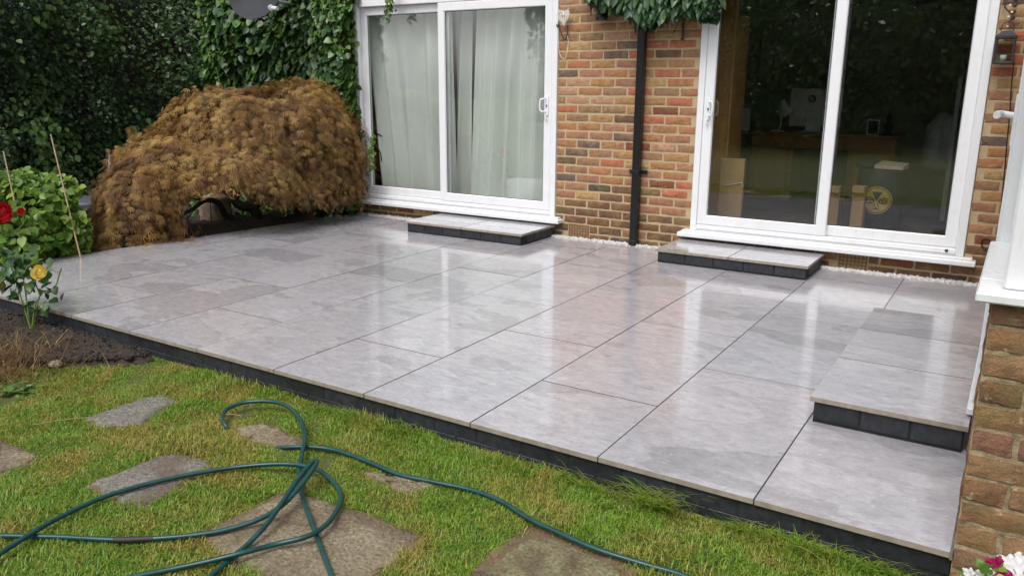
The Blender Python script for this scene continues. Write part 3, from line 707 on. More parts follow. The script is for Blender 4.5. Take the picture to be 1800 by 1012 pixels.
# --- dark hedge beyond the bed (boundary at x = -9)
def hedge(name, x0, y0, y1, h, N, NL, label, size=.05, facing=1, swap=False):
    oo = (x0, (y0 + y1) / 2, LZ) if not swap else ((y0 + y1) / 2, x0, LZ); sw = (lambda A_: (A_[0][:, [1, 0, 2]], A_[1][:, ::-1])) if swap else (lambda A_: A_)
    t = thing(name, oo, label, 'hedge'); wv = Waves(14, 1.5, 5, 3); wv2 = Waves(10, 5, 11, 5)
    def pts(N, deep):
        y = rng.uniform(y0, y1, N); z = rng.uniform(LZ, h, N); P = np.column_stack([np.zeros(N), y, z])
        bulge = .34 * wv(P) + .15 * wv2(P); dep = np.abs(rng.normal(0, deep, N)); P[:, 0] = x0 + facing * (bulge - dep); return P, dep
    P, dep = pts(N, .3); d = rv(N, .7) + np.array([facing * .5, 0, -.35]); n = rv(N, .6) + np.array([facing * .7, 0, .7])
    A = leaves(P, d, n, rng.uniform(.5, 1.7, N) * size)
    nc = 26 + NL // 120; cen, _ = pts(nc, .02); Q = cen[rng.integers(0, nc, NL)] + rv(NL, 1) * np.array([.06, .28, .3]); Q[:, 0] = x0 + facing * (.34 * wv(Q) + .15 * wv2(Q) + rng.uniform(.0, .12, NL))
    d = rv(NL, .4) + np.array([facing * .5, 0, -.9]); n = rv(NL, .4) + np.array([facing * .9, 0, .5])
    B = leaves(Q, d, n, rng.uniform(.7, 1.4, NL) * size * 1.7)
    leaf_obj('foliage', [(*sw(A), 0), (*sw(B), 1)], [M['hedge'], M['hedge_light']], t, oo, lambda V_: .5 + .33 * Waves(9, 1.2, 3.5, 77)(V_) + .12 * Waves(9, 5, 9, 78)(V_))
    mb = MB(); yy = y0 + .2
    while yy < y1: mb.tube([(x0 - facing * .3, yy, LZ - .05), (x0 - facing * .35, yy + random.uniform(-.2, .2), h * .5), (x0 - facing * .3, yy + random.uniform(-.3, .3), h * .9)], [.05, .035, .01], 6); yy += random.uniform(.5, .9)
    # solid panel added inside the hedge, so that no daylight shows through
    mb.box(x0 - facing * .95 - .04, x0 - facing * .95 + .04, y0, y1, LZ, h - .25)
    if swap: mb.v = [(p[1], p[0], p[2]) for p in mb.v]
    mb.build('stems', M['bark'], t)
    return t
hedge('boundary_hedge', -14.0, -14, 16, 5.5, 22000, 24000, 'long boundary hedge behind the viewer mirrored in the dark door', .12, 1, True)
hedge('evergreen_hedge', -9.0, .2, 9.5, 3.7, 88000, 7000, 'tall dark evergreen hedge behind the maple', .041)
# trees and shrubs of the garden behind the viewer, which the door glass mirrors
def garden_mass(name, c, ex, N, size, label, cat, mat):
    t = thing(name, (c[0], c[1], LZ), label, cat); r = rv(N); r /= np.linalg.norm(r, axis=1, keepdims=True); wv = Waves(12, 1, 3, int(abs(c[0] * 7)))
    P = r * (rng.uniform(.75, 1, N) ** .5)[:, None]; P = P * (1 + .15 * wv(r * 3))[:, None] * np.array(ex) + np.array(c); P[:, 2] = np.maximum(P[:, 2], LZ + .05)
    A = leaves(P, rv(N) + np.array([0, .2, -.5]), rv(N) + r, rng.uniform(.6, 1.4, N) * size); leaf_obj('crown', [(*A, 0)], [mat], t, (c[0], c[1], LZ))
    mb = MB(); mb.tube([(c[0], c[1], LZ - .05), (c[0] + .1, c[1], c[2] * .6), (c[0], c[1] + .1, c[2] * 1.3)], [.14, .1, .05], 8); mb.build('trunk', M['bark'], t)
for i, (x, y, zc, rx, rz) in enumerate([(-4.5, -11, 1.9, 2.3, 2.3), (-.5, -12.5, 2.5, 2.6, 2.9), (3.5, -11, 1.9, 2.4, 2.3), (7.5, -12, 2.6, 2.7, 3.0), (11, -10, 2.0, 2.2, 2.4)]):
    garden_mass('garden_tree', (x, y, zc), (rx, 1.4, rz), 6500, .14, ['broad tree far behind the viewer opposite the curtained door', 'tall tree behind the viewer opposite the brick pier', 'round shrub behind the viewer opposite the dark door', 'tall tree behind the viewer beside the round shrub', 'spreading tree behind the viewer at the far right of the garden'][i], 'tree', M['hedge_light'] if i % 2 else M['ivy'])

# --- creeper on the house wall left of the doors
def creeper():
    t = thing('climbing_creeper', (-6.6, WY, 0), 'leafy green creeper covering the house wall left of the doors', 'creeper'); wv = Waves(12, 3, 8, 11)
    parts = []
    def lay(N, xr, zr, mi, size, dep, hang=.9):
        P = np.column_stack([rng.uniform(*xr, N), np.zeros(N), rng.uniform(*zr, N)]); bl = .17 + .07 * wv(P) ; P[:, 1] = WY - np.clip(bl - np.abs(rng.normal(0, dep, N)), .015, .4)
        # taper toward the door frame
        lim = -5.50 + .05 * np.sin(P[:, 2] * 9) + .03 * np.sin(P[:, 2] * 23); kp = P[:, 0] < lim
        P = P[kp]; n_ = len(P); d = rv(n_, .45) + np.array([0, -.45, -hang]); n = rv(n_, .4) + np.array([0, -.8, .6])
        # five-leaflet hands for most of it
        V, Fc = leaves(P, d, n, rng.uniform(.6, 1.35, n_) * size); parts.append((V, Fc, mi))
    lay(5200, (-7.72, -5.45), (-.05, 3.3), 0, .085, .08); lay(2600, (-7.72, -5.45), (.2, 3.3), 0, .11, .03, 1.1)
    lay(1500, (-5.95, -5.45), (.1, 2.3), 1, .06, .04); lay(700, (-7.75, -7.45), (.9, 3.0), 1, .075, .05)
    N = 900; P = np.column_stack([rng.uniform(-5.75, -5.50, N), WY - rng.uniform(.02, .2, N), rng.uniform(.1, 2.4, N)]); parts.append((*leaves(P, rv(N, .5) + np.array([.1, -.3, -1]), rv(N, .4) + np.array([0, -1, .4]), rng.uniform(.04, .08, N)), 1))
    # hanging sprays
    for (u, v0, v1) in ((684, -30, 38), (655, 240, 300), (1258 - 570, -20, 20)):
        a = at(u, v0, WY - .12); b = at(u - 2, v1, WY - .13); N = 60; tt = rng.uniform(0, 1, N)[:, None]; P = a + (b - a) * tt + rv(N, .018); parts.append((*leaves(P, rv(N, .5) + np.array([0, -.3, -1]), rv(N, .5) + np.array([0, -1, .3]), rng.uniform(.03, .05, N)), 1))
    leaf_obj('foliage', parts, [M['ivy'], M['ivy_light']], t, (-6.6, WY, 0))
    mb = MB()
    for i in range(16):
        x = random.uniform(-7.5, -5.55); pts = [(x, WY - .03, -.1)]
        for z in (.4, .9, 1.5, 2.1, 2.8): x += random.uniform(-.15, .15); pts.append((min(x, -5.58), WY - random.uniform(.02, .06), z))
        mb.tube(spline(pts, 3), .008, 5)
    mb.build('stems', M['bark'], t)
creeper()
# --- leaves hanging over the pier between the doors
def overhang():
    o_ = np.array([-2.2, WY, 2.4]); t = thing('hanging_creeper', o_, 'dark green leaves hanging above the downpipe', 'creeper')
    parts = []
    # lower outline in the picture: u -> v of the leaf tips
    us = [1035, 1060, 1080, 1110, 1130, 1150, 1170, 1190, 1215, 1235, 1252, 1265]; vs = [2, 18, 22, 26, 52, 50, 36, 32, 28, 34, 26, 6]
    N = 1500; u = rng.uniform(1030, 1265, N); lim = np.interp(u, us, vs); v = lim - 16 - np.abs(rng.normal(0, 40, N)); Y = WY - rng.uniform(.04, .26, N)
    P = np.array([at(a, b, c) for a, b, c in zip(u, v, Y)]); parts.append((*leaves(P, rv(N, .28) + np.array([0, -.3, -1]), rv(N, .35) + np.array([0, -1, .25]), rng.uniform(.085, .145, N), wid=.6), 0))
    N = 60; u = rng.uniform(1240, 1262, N); v = rng.uniform(0, 34, N); P = np.array([at(a, b, WY - .12) for a, b in zip(u, v)]); parts.append((*leaves(P, rv(N, .4) + np.array([0, -.3, -1]), rv(N, .35) + np.array([0, -1, .25]), rng.uniform(.04, .07, N)), 0))
    leaf_obj('foliage', parts, [M['dark_creeper']], t, o_)
    mb = MB()
    for i in range(7):
        x = -2.75 + i * .18; mb.tube(spline([(x - .2, WY - .03, 2.75), (x, WY - .1, 2.45), (x + .05, WY - .14, 2.15), (x + .06, WY - .13, 1.98)], 4), .005, 5)
    mb.build('stems', M['bark'], t)
overhang()

# --- weeping maple
def acer():
    o_ = np.array(gr(440, 402, LZ)); t = thing('weeping_maple', o_, 'domed weeping Japanese maple with rusty orange leaves', 'tree')
    # dissected leaf: seven thin lobes
    T = []; TF = []
    for a in np.radians([-58, -34, -11, 11, 34, 58]):
        L = 1 - .42 * abs(a); dx, dy = math.sin(a), math.cos(a); w_ = .042; b = len(T)
        T += [(0, 0, 0), (dx * L * .45 - dy * w_, dy * L * .45 + dx * w_, .03), (dx * L, dy * L, -.12 * L), (dx * L * .45 + dy * w_, dy * L * .45 - dx * w_, .03)]; TF.append((b, b + 3, b + 2, b + 1))
    T = np.array(T); TF = np.array(TF)
    lobes = [(535, 215, 8.55, 70, 72), (455, 222, 8.25, 92, 82), (570, 222, 8.7, 50, 72), (500, 236, 8.45, 118, 92), (410, 232, 8.1, 104, 80), (320, 290, 7.75, 88, 70), (262, 345, 7.5, 72, 66), (222, 392, 7.35, 56, 52), (560, 275, 8.75, 62, 108), (425, 285, 7.85, 100, 56), (520, 305, 8.3, 82, 58), (350, 318, 7.6, 60, 40)]
    C = np.array([dp(u, v, d) for u, v, d, _, _ in lobes]); RX = np.array([rx * d / F for _, _, d, rx, _ in lobes]); RZ = np.array([ry * d / F for _, _, d, _, ry in lobes])
    wv = Waves(14, 4, 9, 21); P, Nn = [], []; wt = RX * RZ; cnt = (wt / wt.sum() * 31000).astype(int)
    for i in range(len(lobes)):
        r = rv(cnt[i]); r /= np.linalg.norm(r, axis=1, keepdims=True); r = r[r[:, 2] > -.55]
        rad = 1 - np.abs(rng.normal(0, .10, len(r))); rr = np.array([RX[i], RX[i], RZ[i]]); p = C[i] + r * rr * rad[:, None] * (1 + .10 * wv(C[i] + r * rr) + .03 * np.sin((C[i] + r * rr)[:, 2] * 21 + 2.5 * np.sin((C[i] + r * rr)[:, 1] * 4 + (C[i] + r * rr)[:, 0] * 3)))[:, None]
        ok = np.ones(len(p), bool)
        for j in range(len(lobes)):
            if j != i: ok &= (((p - C[j]) / np.array([RX[j], RX[j], RZ[j]])) ** 2).sum(1) > .72
        P.append(p[ok]); Nn.append(r[ok])
    P = np.concatenate(P); Nn = np.concatenate(Nn); kp = P[:, 2] > LZ + .03; P, Nn = P[kp], Nn[kp]; n_ = len(P); sprayL = rng.uniform(.16, .42, n_)
    pick = rng.permutation(n_)[:2500]; Ps, Ds, Ns, Zs, K = [], [], [], [], 9
    for q_ in range(K):          # drooping sprays, leaf after leaf along a falling twig
        f = q_ / (K - 1); p0, o0 = P[pick], Nn[pick] * np.array([1, 1, .25]); o0 = o0 / (np.linalg.norm(o0, axis=1, keepdims=True) + 1e-6); ln = sprayL[pick][:, None]
        Ps.append(p0 - o0 * .05 + o0 * ln * (.75 * f - .2 * f * f) + np.array([0, 0, 1]) * ln * (.12 * f - .75 * f * f) + rv(len(pick), .012)); side = np.cross(o0, np.array([0, 0, 1.0])) * (1 if q_ % 2 else -1)
        Ds.append(o0 * (.8 - .4 * f) + side * .38 + np.array([0, 0, -.35 - .75 * f]) + rv(len(pick), .2)); Ns.append(Nn[pick] + np.array([0, 0, .4]) + rv(len(pick), .25)); Zs.append(rng.uniform(.045, .115, len(pick)))
    P = np.concatenate([P[::3]] + Ps); d = np.concatenate([(Nn * np.array([1, 1, .3]) * .8 + np.array([0, 0, -.75]) + rv(n_, .25))[::3]] + Ds); Nn = np.concatenate([Nn[::3]] + Ns); n_ = len(P); sz = np.concatenate([rng.uniform(.05, .09, n_ - sum(map(len, Zs)))] + Zs)
    P[:, 2] = np.maximum(P[:, 2], .015)
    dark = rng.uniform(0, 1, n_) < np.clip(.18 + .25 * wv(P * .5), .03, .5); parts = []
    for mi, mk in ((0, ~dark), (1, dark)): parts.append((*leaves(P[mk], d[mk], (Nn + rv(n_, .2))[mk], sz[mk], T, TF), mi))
    # trailing fringe below the dome on the left and stray tips along the outline
    for (u0, v0, u1, v1, d0, d1, N) in ((165, 385, 310, 436, 7.3, 7.5, 1100), (158, 325, 190, 430, 7.3, 7.4, 420), (300, 335, 345, 395, 7.5, 7.7, 240), (455, 330, 600, 372, 8.2, 8.6, 900), (200, 250, 300, 300, 7.7, 7.8, 160), (225, 225, 250, 262, 7.9, 8.0, 50), (330, 165, 365, 182, 8, 8.1, 70), (190, 262, 225, 290, 7.7, 7.8, 60)):
        Q = np.array([dp(u0 + (u1 - u0) * a, v0 + (v1 - v0) * b, d0 + (d1 - d0) * c) for a, b, c in np.clip(rng.normal(.5, .27, (N, 3)), -.25, 1.25)]); Q[:, 2] = np.maximum(Q[:, 2], .02)
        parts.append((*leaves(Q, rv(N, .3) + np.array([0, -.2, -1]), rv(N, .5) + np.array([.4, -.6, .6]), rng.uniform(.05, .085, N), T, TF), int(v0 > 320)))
    def arch(V_):        # the low opening under the dome where the trunk shows
        q_ = (V_ - CAM) @ RM.T; uu, vv = 900 + F * q_[:, 0] / q_[:, 2], 506 - F * q_[:, 1] / q_[:, 2]
        return (((uu - 388) / 76) ** 2 + ((vv - 380) / 37) ** 2 < 1 + .25 * np.sin(uu * .21) + .15 * np.sin(uu * .53)) | ((vv > 372 + 8 * np.sin(uu * .13) + 6 * np.sin(uu * .37)) & (uu > 450))
    parts = [(V_, Fc_[~arch(V_[Fc_[:, 2]])], mi_) for V_, Fc_, mi_ in parts]
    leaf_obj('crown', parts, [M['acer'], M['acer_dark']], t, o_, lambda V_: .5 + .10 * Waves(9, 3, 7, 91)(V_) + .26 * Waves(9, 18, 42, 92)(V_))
    mb = MB()
    q = lambda u, v, d: dp(u, v, d)
    base = gr(446, 405, LZ - .03); D0 = float((base - CAM) @ RM[2])
    mb.tube(spline([base, q(440, 396, D0), q(452, 384, D0), q(444, 366, D0 - .05), q(424, 362, D0 - .1), q(412, 350, D0 - .1), q(420, 338, D0 - .1), q(445, 318, D0 - .1), q(470, 290, D0)], 5), [.07 - .0009 * i for i in range(41)], 9)
    mb.tube(spline([q(424, 390, D0 - .05), q(398, 380, D0 - .2), q(385, 358, D0 - .3), q(362, 352, D0 - .4), q(338, 368, D0 - .5), q(320, 378, D0 - .55), q(308, 398, D0 - .55)], 4), [.04 - .0012 * i for i in range(25)], 7)
    mb.tube(spline([q(436, 400, D0), q(415, 402, D0 - .2), q(398, 388, D0 - .2)], 4), .03, 7)
    for (u, v, d, u2, v2, d2) in ((412, 350, D0 - .1, 330, 320, 7.7), (362, 352, D0 - .4, 260, 360, 7.5), (445, 318, D0 - .1, 540, 300, 8.5), (445, 318, D0 - .1, 400, 240, 8), (470, 290, D0, 520, 240, 8.4), (320, 378, D0 - .55, 240, 400, 7.4), (445, 366, D0, 560, 350, 8.6)):
        mb.tube(spline([q(u, v, d), q((u + u2) / 2, (v + v2) / 2 - 12, (d + d2) / 2), q(u2, v2, d2)], 4), [.022 - .0018 * i for i in range(9)], 6)
    for i in range(26):
        u = random.uniform(300, 360); v = random.uniform(360, 400); mb.tube(spline([q(u, v, 7.6), q(u - 8, v + 14, 7.55), q(u - random.uniform(-4, 14), min(v + 34, 432), 7.5)], 3), .003, 4)
    mb.build('trunk', M['bark'], t)
acer()

# --- objects behind the maple
o_ = dp(372, 404, 8.75); t = thing('stone_ledge', (o_[0], o_[1], LZ), 'low grey stone ledge behind the maple trunk', 'ledge')
ax = np.array([RM[0][0], RM[0][1], 0]); ay = np.array([-RM[0][1], RM[0][0], 0]); bz = 0
for i in range(3):
    c = np.array([o_[0], o_[1], 0]) + ax * (-.55 + i * .5) + ay * random.uniform(-.02, .02); mb = MB(); mb.box(-.245, .245, 0, .3, LZ - .03, dp(372, 398, 8.75)[2] + random.uniform(-.012, .012), 0, .015)
    mb.v = [tuple(c + ax * p[0] + ay * p[1] + np.array([0, 0, p[2]])) for p in mb.v]; mb.build('coping_stone', M['ledge'], t)
c = np.array([o_[0], o_[1], dp(372, 398, 8.75)[2] + .004]) + ay * .16 + ax * .0; t = thing('garden_sack', c, 'pale tied garden sack standing on the stone ledge', 'sack')
mb = MB(); prof = [(.0, 0), (.14, .0), (.165, .04), (.16, .12), (.165, .2), (.15, .28), (.13, .31), (.05, .325), (0, .325)]
mb.lathe(prof, tuple(c), 20); mb.v = [tuple(np.array(p) + np.array([.018 * math.sin(p[2] * 40 + p[0] * 30) + .008 * math.sin(p[0] * 95 + p[2] * 20), .018 * math.sin(p[2] * 55 + p[0] * 60), .012 * math.sin(p[0] * 50) * (p[2] > c[2] + .2)])) for p in mb.v]; mb.build('bag', M['sack'], t)
mb = MB(); mb.tube([tuple(c + ax * .02 - ay * .19 + np.array([0, 0, z])) for z in (.02, .1, .2, .3)], .005, 5); mb.build('seam', M['bark'], t)
def bush(name, boxes, mat, label, cat, size, N, stems=6, group=None, hang=.2):
    """boxes: picture ellipses (u,v,depth,ru,rv)"""
    c0 = dp(*boxes[0][:3]); o_ = np.array([c0[0], c0[1], LZ]); t = thing(name, o_, label, cat, group); Ps = []
    wt = np.array([b[3] * b[4] for b in boxes], float); 
    for b, wgt in zip(boxes, wt / wt.sum()):
        n_ = int(N * wgt); r = rv(n_); r /= np.linalg.norm(r, axis=1, keepdims=True); r *= (rng.uniform(.35, 1, n_) ** .5)[:, None]; s_ = b[2] / F
        Ps.append(dp(*b[:3]) + r * np.array([b[3] * s_, b[3] * s_, b[4] * s_]))
    P = np.concatenate(Ps); P[:, 2] = np.maximum(P[:, 2], LZ + .03); n_ = len(P)
    A = leaves(P, rv(n_, .6) + np.array([.2, -.4, -hang]), rv(n_, .55) + np.array([.1, -.3, .9]), rng.uniform(.45, 1.6, n_) * size)
    leaf_obj('foliage', [(*A, 0)], [mat], t, o_); mb = MB()
    for i in range(stems):
        q = P[rng.integers(0, n_)]; b0 = o_ + np.array([random.uniform(-.1, .1), random.uniform(-.1, .1), -.02]); mb.tube(spline([b0, (b0 + q) / 2 + np.array([0, 0, .06]), q], 3), [.008, .007, .007, .006, .005, .004, .003], 5)
    mb.build('stems', M['rose_leaf'] if size > .05 else M['bark'], t); return t
bush('leafy_plant', [(400, 372, 9.3, 70, 32), (350, 345, 9.3, 30, 14), (450, 380, 9.2, 35, 25)], M['ivy_light'], 'bright green leafy plant behind the maple trunk', 'plant', .05, 900)
# bin, pole
c = gr(168, 452, LZ); c = dp(165, 440, 7.75); c = np.array([c[0], c[1], LZ]); t = thing('garden_bin', c, 'dark grey plastic bin beside the maple', 'bin')
top = dp(160, 352, 7.75)[2]
mb = MB(); mb.lathe([(.0, 0), (.20, 0), (.255, top - LZ - .03), (.27, top - LZ - .03), (.27, top - LZ)], tuple(c), 28); mb.build('body', M['bin'], t)
mb = MB(); mb.lathe([(.285, top - LZ - .03), (.29, top - LZ + .012), (.26, top - LZ + .03), (.08, top - LZ + .05), (0, top - LZ + .055)], tuple(c), 28); mb.build('lid', M['bin'], t)
mb = MB(); mb.box(c[0] + .18, c[0] + .27, c[1] - .22, c[1] - .14, top - .06, top - .02, 0, .01); mb.build('handle', M['bin'], t)
a = dp(194, 272, 8.1); b = dp(186, 420, 8.1); b[2] = LZ - .05
mb = MB(); mb.tube([b, a], .017, 10); mb.build('garden_pole', M['grey_metal'], None, tuple(b), label='grey metal pole leaning between the bin and the maple', cat='pole')
for (u0, v0, u1, v1, d, lab) in ((89, 236, 122, 372, 6.6, 'tall thin bamboo cane rising from the leafy bush'), (6, 266, 20, 330, 6.4, 'short bamboo cane near the left edge above the red rose')):
    a, b = dp(u0, v0, d), dp(u1, v1, d); e = b + (b - a) * ((LZ - .05 - b[2]) / (b[2] - a[2])); mb = MB(); L_ = [e + (a - e) * s_ for s_ in np.linspace(0, 1, 9)]
    mb.tube(L_, [.0075 - .0003 * i for i in range(9)], 7)
    for q in L_[1:-1:2]: mb.lathe([(.006, -.006), (.0095, 0), (.006, .006)], tuple(q), 8)
    mb.build('bamboo_cane', M['cane'], None, tuple(e), label=lab, cat='cane', group='bamboo canes in the bed')
# leafy bush at left and the roses
bush('leafy_bush', [(60, 380, 6.7, 78, 66), (30, 420, 6.5, 70, 45), (112, 410, 6.75, 46, 46), (70, 325, 6.9, 58, 26), (8, 340, 6.6, 42, 45), (122, 330, 6.9, 16, 22), (140, 390, 6.8, 16, 14), (45, 310, 6.8, 22, 16)], M['rose_leaf'], 'bright green leafy bush behind the patio corner at left', 'bush', .07, 2500, 14, None, .5)
def bloom(t, c, r, mat, nl=5):
    c = np.array(c); V, Fs, b = [], [], 0
    for k in range(nl):
        g = k / (nl - 1); n_ = 3 if k == 0 else 5; rr = r * (.30 + .62 * g); top = .25 + .95 * g
        for j in range(n_):
            a0 = 2 * math.pi * (j + .5 * (k % 2)) / n_ + .4 * k; hw = math.pi / n_ * 1.35
            for iv in range(5):
                tv = iv / 4; th = 2.7 + (top - 2.7) * tv; ro = rr * (1 + .22 * g * max(0, tv - .7) / .3)
                for iu in range(5):
                    u = iu / 2 - 1; a_ = a0 + hw * u * (1 - .25 * tv ** 3); th2 = th + .28 * u * u * tv; r2 = ro * (1 + .05 * u) 
                    V.append(c + np.array([r2 * math.sin(th2) * math.cos(a_), r2 * math.sin(th2) * math.sin(a_), r2 * .85 * math.cos(th2)]))
            Fs += [[b + i * 5 + q, b + i * 5 + q + 1, b + i * 5 + q + 6, b + i * 5 + q + 5] for i in range(4) for q in range(4)]; b += 25
    Rq = np.array(Vector((.45, -.75, .55)).to_track_quat('Z', 'Y').to_matrix()); V = [c + Rq @ (p_ - c) for p_ in V]
    mb = MB(); mb.add(V, Fs, 0, True); return mb.build('flower', mat, t, tuple(c))
c = dp(3, 376, 6.2); t = thing('red_rose', (c[0], c[1], LZ), 'large open red rose at the left edge above the green bush', 'rose')
bloom(t, c, .085, M['red_petal']); mb = MB(); mb.tube(spline([(c[0], c[1], LZ - .02), (c[0] - .04, c[1], c[2] * .6), (c[0], c[1], c[2] - .03)], 4), .005, 6); mb.build('stem', M['rose_leaf'], t)
bd = dp(37, 372, 6.2); bloom(t, bd, .03, M['red_petal'], 3); mb = MB(); mb.tube(spline([(c[0] - .03, c[1], c[2] * .55), (bd[0], bd[1], bd[2] - .1), tuple(bd)], 4), .004, 5); mb.build('stem', M['rose_leaf'], t)
b0 = np.array([-4.42, -.16, LZ]); t = thing('yellow_rose_bush', b0, 'small rose bush with one yellow bloom in the soil bed', 'rose')
D1 = 5.0; q = lambda u, v, d=D1: dp(u, v, d)
mb = MB(); canes = [[b0, q(45, 515), q(42, 480), q(58, 462), q(75, 455)], [b0 + np.array([.02, 0, 0]), q(30, 500), q(20, 470), q(8, 440)], [b0 + np.array([-.02, .02, 0]), q(70, 520), q(96, 505), q(104, 482), q(108, 472)], [b0, q(62, 535), q(70, 520), q(60, 490), q(68, 484)]]
for cc in canes: mb.tube(spline(cc, 4), .0045, 6)
mb.build('stems', M['rose_leaf'], t); parts = []
for (u, v, n_) in ((30, 450, 9), (55, 448, 8), (72, 455, 8), (20, 470, 10), (40, 470, 10), (35, 495, 10), (55, 500, 8), (25, 510, 7), (10, 445, 8), (75, 500, 6), (90, 515, 6), (80, 530, 7), (65, 540, 5), (5, 500, 8), (70, 478, 4), (15, 488, 6)):
    Q = np.array([q(u + a, v + b, D1 + c_) for a, b, c_ in rng.normal(0, 1, (n_, 3)) * np.array([9, 8, .05])]); parts.append((*leaves(Q, rv(n_, .6) + np.array([.2, -.4, -.4]), rv(n_, .35) + np.array([.1, -.4, .8]), rng.uniform(.05, .085, n_)), 0))
leaf_obj('foliage', parts, [M['ivy']], t, tuple(b0)); bloom(t, q(69, 479, 4.85), .044, M['yellow_petal'], 4)
bloom(t, q(2, 503, 4.97), .03, M['yellow_petal'], 3)

# ------------------------------------------------------------ wall fittings
# satellite dish
c = dp(458, -8, 8.45); t = thing('satellite_dish', (c[0], WY, c[2]), 'dark grey satellite dish on the wall above the maple', 'dish')
aim = Vector((.28, -.90, .30)).normalized(); A = aim.to_track_quat('Z', 'Y').to_matrix(); r = .30
prof = [(0.0005, .0)] + [(r * i / 8, .11 * (i / 8) ** 2) for i in range(1, 9)] + [(r + .006, .112), (r + .006, .104)] + [(r * i / 8, .11 * (i / 8) ** 2 - .010) for i in range(8, 0, -1)] + [(.0005, -.010)]
mb = MB(); mb.lathe(prof, tuple(c), 36, axis=A); mb.build('reflector', M['dish'], t)
lp = dp(478, 15, 8.2); cv = Vector(c); tip = Vector(lp); bot = Vector(dp(462, 38, 8.4))
mb = MB(); mb.tube([bot, Vector(dp(482, 28, 8.25)), tip + Vector((.02, .0, -.03))], .010, 6); mb.build('feed_arm', M['dish'], t)
mb = MB(); mb.tube([tip + Vector((.07, .01, -.005)), tip], .022, 10); mb.tube([tip, tip + Vector((-.025, .012, .004))], [.03, .034], 12); mb.build('receiver', M['lnb'], t)
mb = MB(); mb.tube([bot, Vector(dp(468, 46, 8.5))], .006, 6); mb.tube([bot, Vector(dp(480, 50, 8.6))], .006, 6); mb.tube([cv - aim * .005, cv - aim * .12, Vector((c[0], WY - .01, c[2] - .05))], .016, 8); mb.build('bracket', M['grey_metal'], t)
# lantern
c = at(1762, 113, WY - .09); t = thing('hanging_lantern', tuple(c), 'black metal glazed lantern hanging on the brick beside the dark door', 'lantern')
hh = .185; hw = .058
mb = MB(); mb.box(c[0] - hw, c[0] + hw, c[1] - hw, c[1] + hw, c[2], c[2] + .016, 0, .003); mb.box(c[0] - hw - .004, c[0] + hw + .004, c[1] - hw - .004, c[1] + hw + .004, c[2] + hh - .02, c[2] + hh, 0, .003)
for sx in (-1, 1):
    for sy in (-1, 1): mb.box(c[0] + sx * (hw - .006) - .006, c[0] + sx * (hw - .006) + .006, c[1] + sy * (hw - .006) - .006, c[1] + sy * (hw - .006) + .006, c[2] + .0155, c[2] + hh - .0195)
mb.build('body', M['iron'], t)
mb = MB(); mb.add([(c[0] + sx * (hw + .002), c[1] + sy * (hw + .002), c[2] + hh) for sx, sy in ((-1, -1), (1, -1), (1, 1), (-1, 1))] + [(c[0] + sx * .025, c[1] + sy * .025, c[2] + hh + .03) for sx, sy in ((-1, -1), (1, -1), (1, 1), (-1, 1))], [(0, 1, 5, 4), (1, 2, 6, 5), (2, 3, 7, 6), (3, 0, 4, 7), (4, 5, 6, 7)]); mb.build('cap', M['iron'], t)
mb = MB()
mb.tube([(c[0] + .038 * math.cos(a), c[1], c[2] + hh + .045 + .045 * math.sin(a)) for a in np.linspace(-.4, 3.54, 14)], .0035, 6); mb.build('ring', M['iron'], t)
mb = MB(); e = hw - .006
mb.box(c[0] - e, c[0] + e, c[1] - e - .001, c[1] - e + .001, c[2] + .018, c[2] + hh - .022); mb.box(c[0] - e - .001, c[0] - e + .001, c[1] - e, c[1] + e, c[2] + .018, c[2] + hh - .022); mb.box(c[0] + e - .001, c[0] + e + .001, c[1] - e, c[1] + e, c[2] + .018, c[2] + hh - .022); mb.build('pane', M['glass'], t)
mb = MB(); mb.lathe([(0, .0165), (.02, .0165), (.02, .06), (0, .06)], tuple(c), 14); mb.build('candle', M['white'], t)
# hook and light string above it
t2 = np.array([c[0] + .01, WY - .02, 0]); top = at(1776, -40, WY - .03); mb = MB(); z0 = c[2] + hh + .085
t = thing('light_string', (top[0], WY, z0), 'rusty hanging chain with small lights above the lantern', 'light string')
mb.tube(spline([(c[0], c[1], z0), (c[0] + .015, c[1] + .02, z0 + .05), (top[0] - .01, WY - .035, z0 + .12), (top[0], WY - .03, top[2])], 8), .007, 6)
for i in range(9): zz = z0 + .03 + i * .04; mb.lathe([(.008, -.012), (.016, 0), (.008, .012)], (c[0] + .02, c[1] + .03 + .003 * i, zz), 6)
mb.build('chain', M['rust'], t)
for (u, v) in ((1776, 10), (1773, 30), (1779, 22), (1771, 47)):
    q_ = at(u, v, WY - .075); mb = MB(); mb.lathe([(0, -.008), (.007, -.004), (.008, .003), (0, .009)], tuple(q_), 8); mb.build('bulb', M['white'], t)
# wire beside the side door
mb = MB(); P_ = [at(u, v, WY - .02) for u, v in ((1782, 110), (1778, 150), (1775, 200), (1770, 250), (1765, 310), (1760, 360), (1757, 410))]
mb.tube(spline(P_, 5), .004, 6); mb.tube([at(1733 + 8 * math.cos(a), 428 + 9 * math.sin(a), WY - .02) for a in np.linspace(0, 6.0, 14)], .005, 6)
mb.build('black_cable', M['black'], None, tuple(P_[-1]), label='thin black cable running down the brick beside the side door', cat='cable')
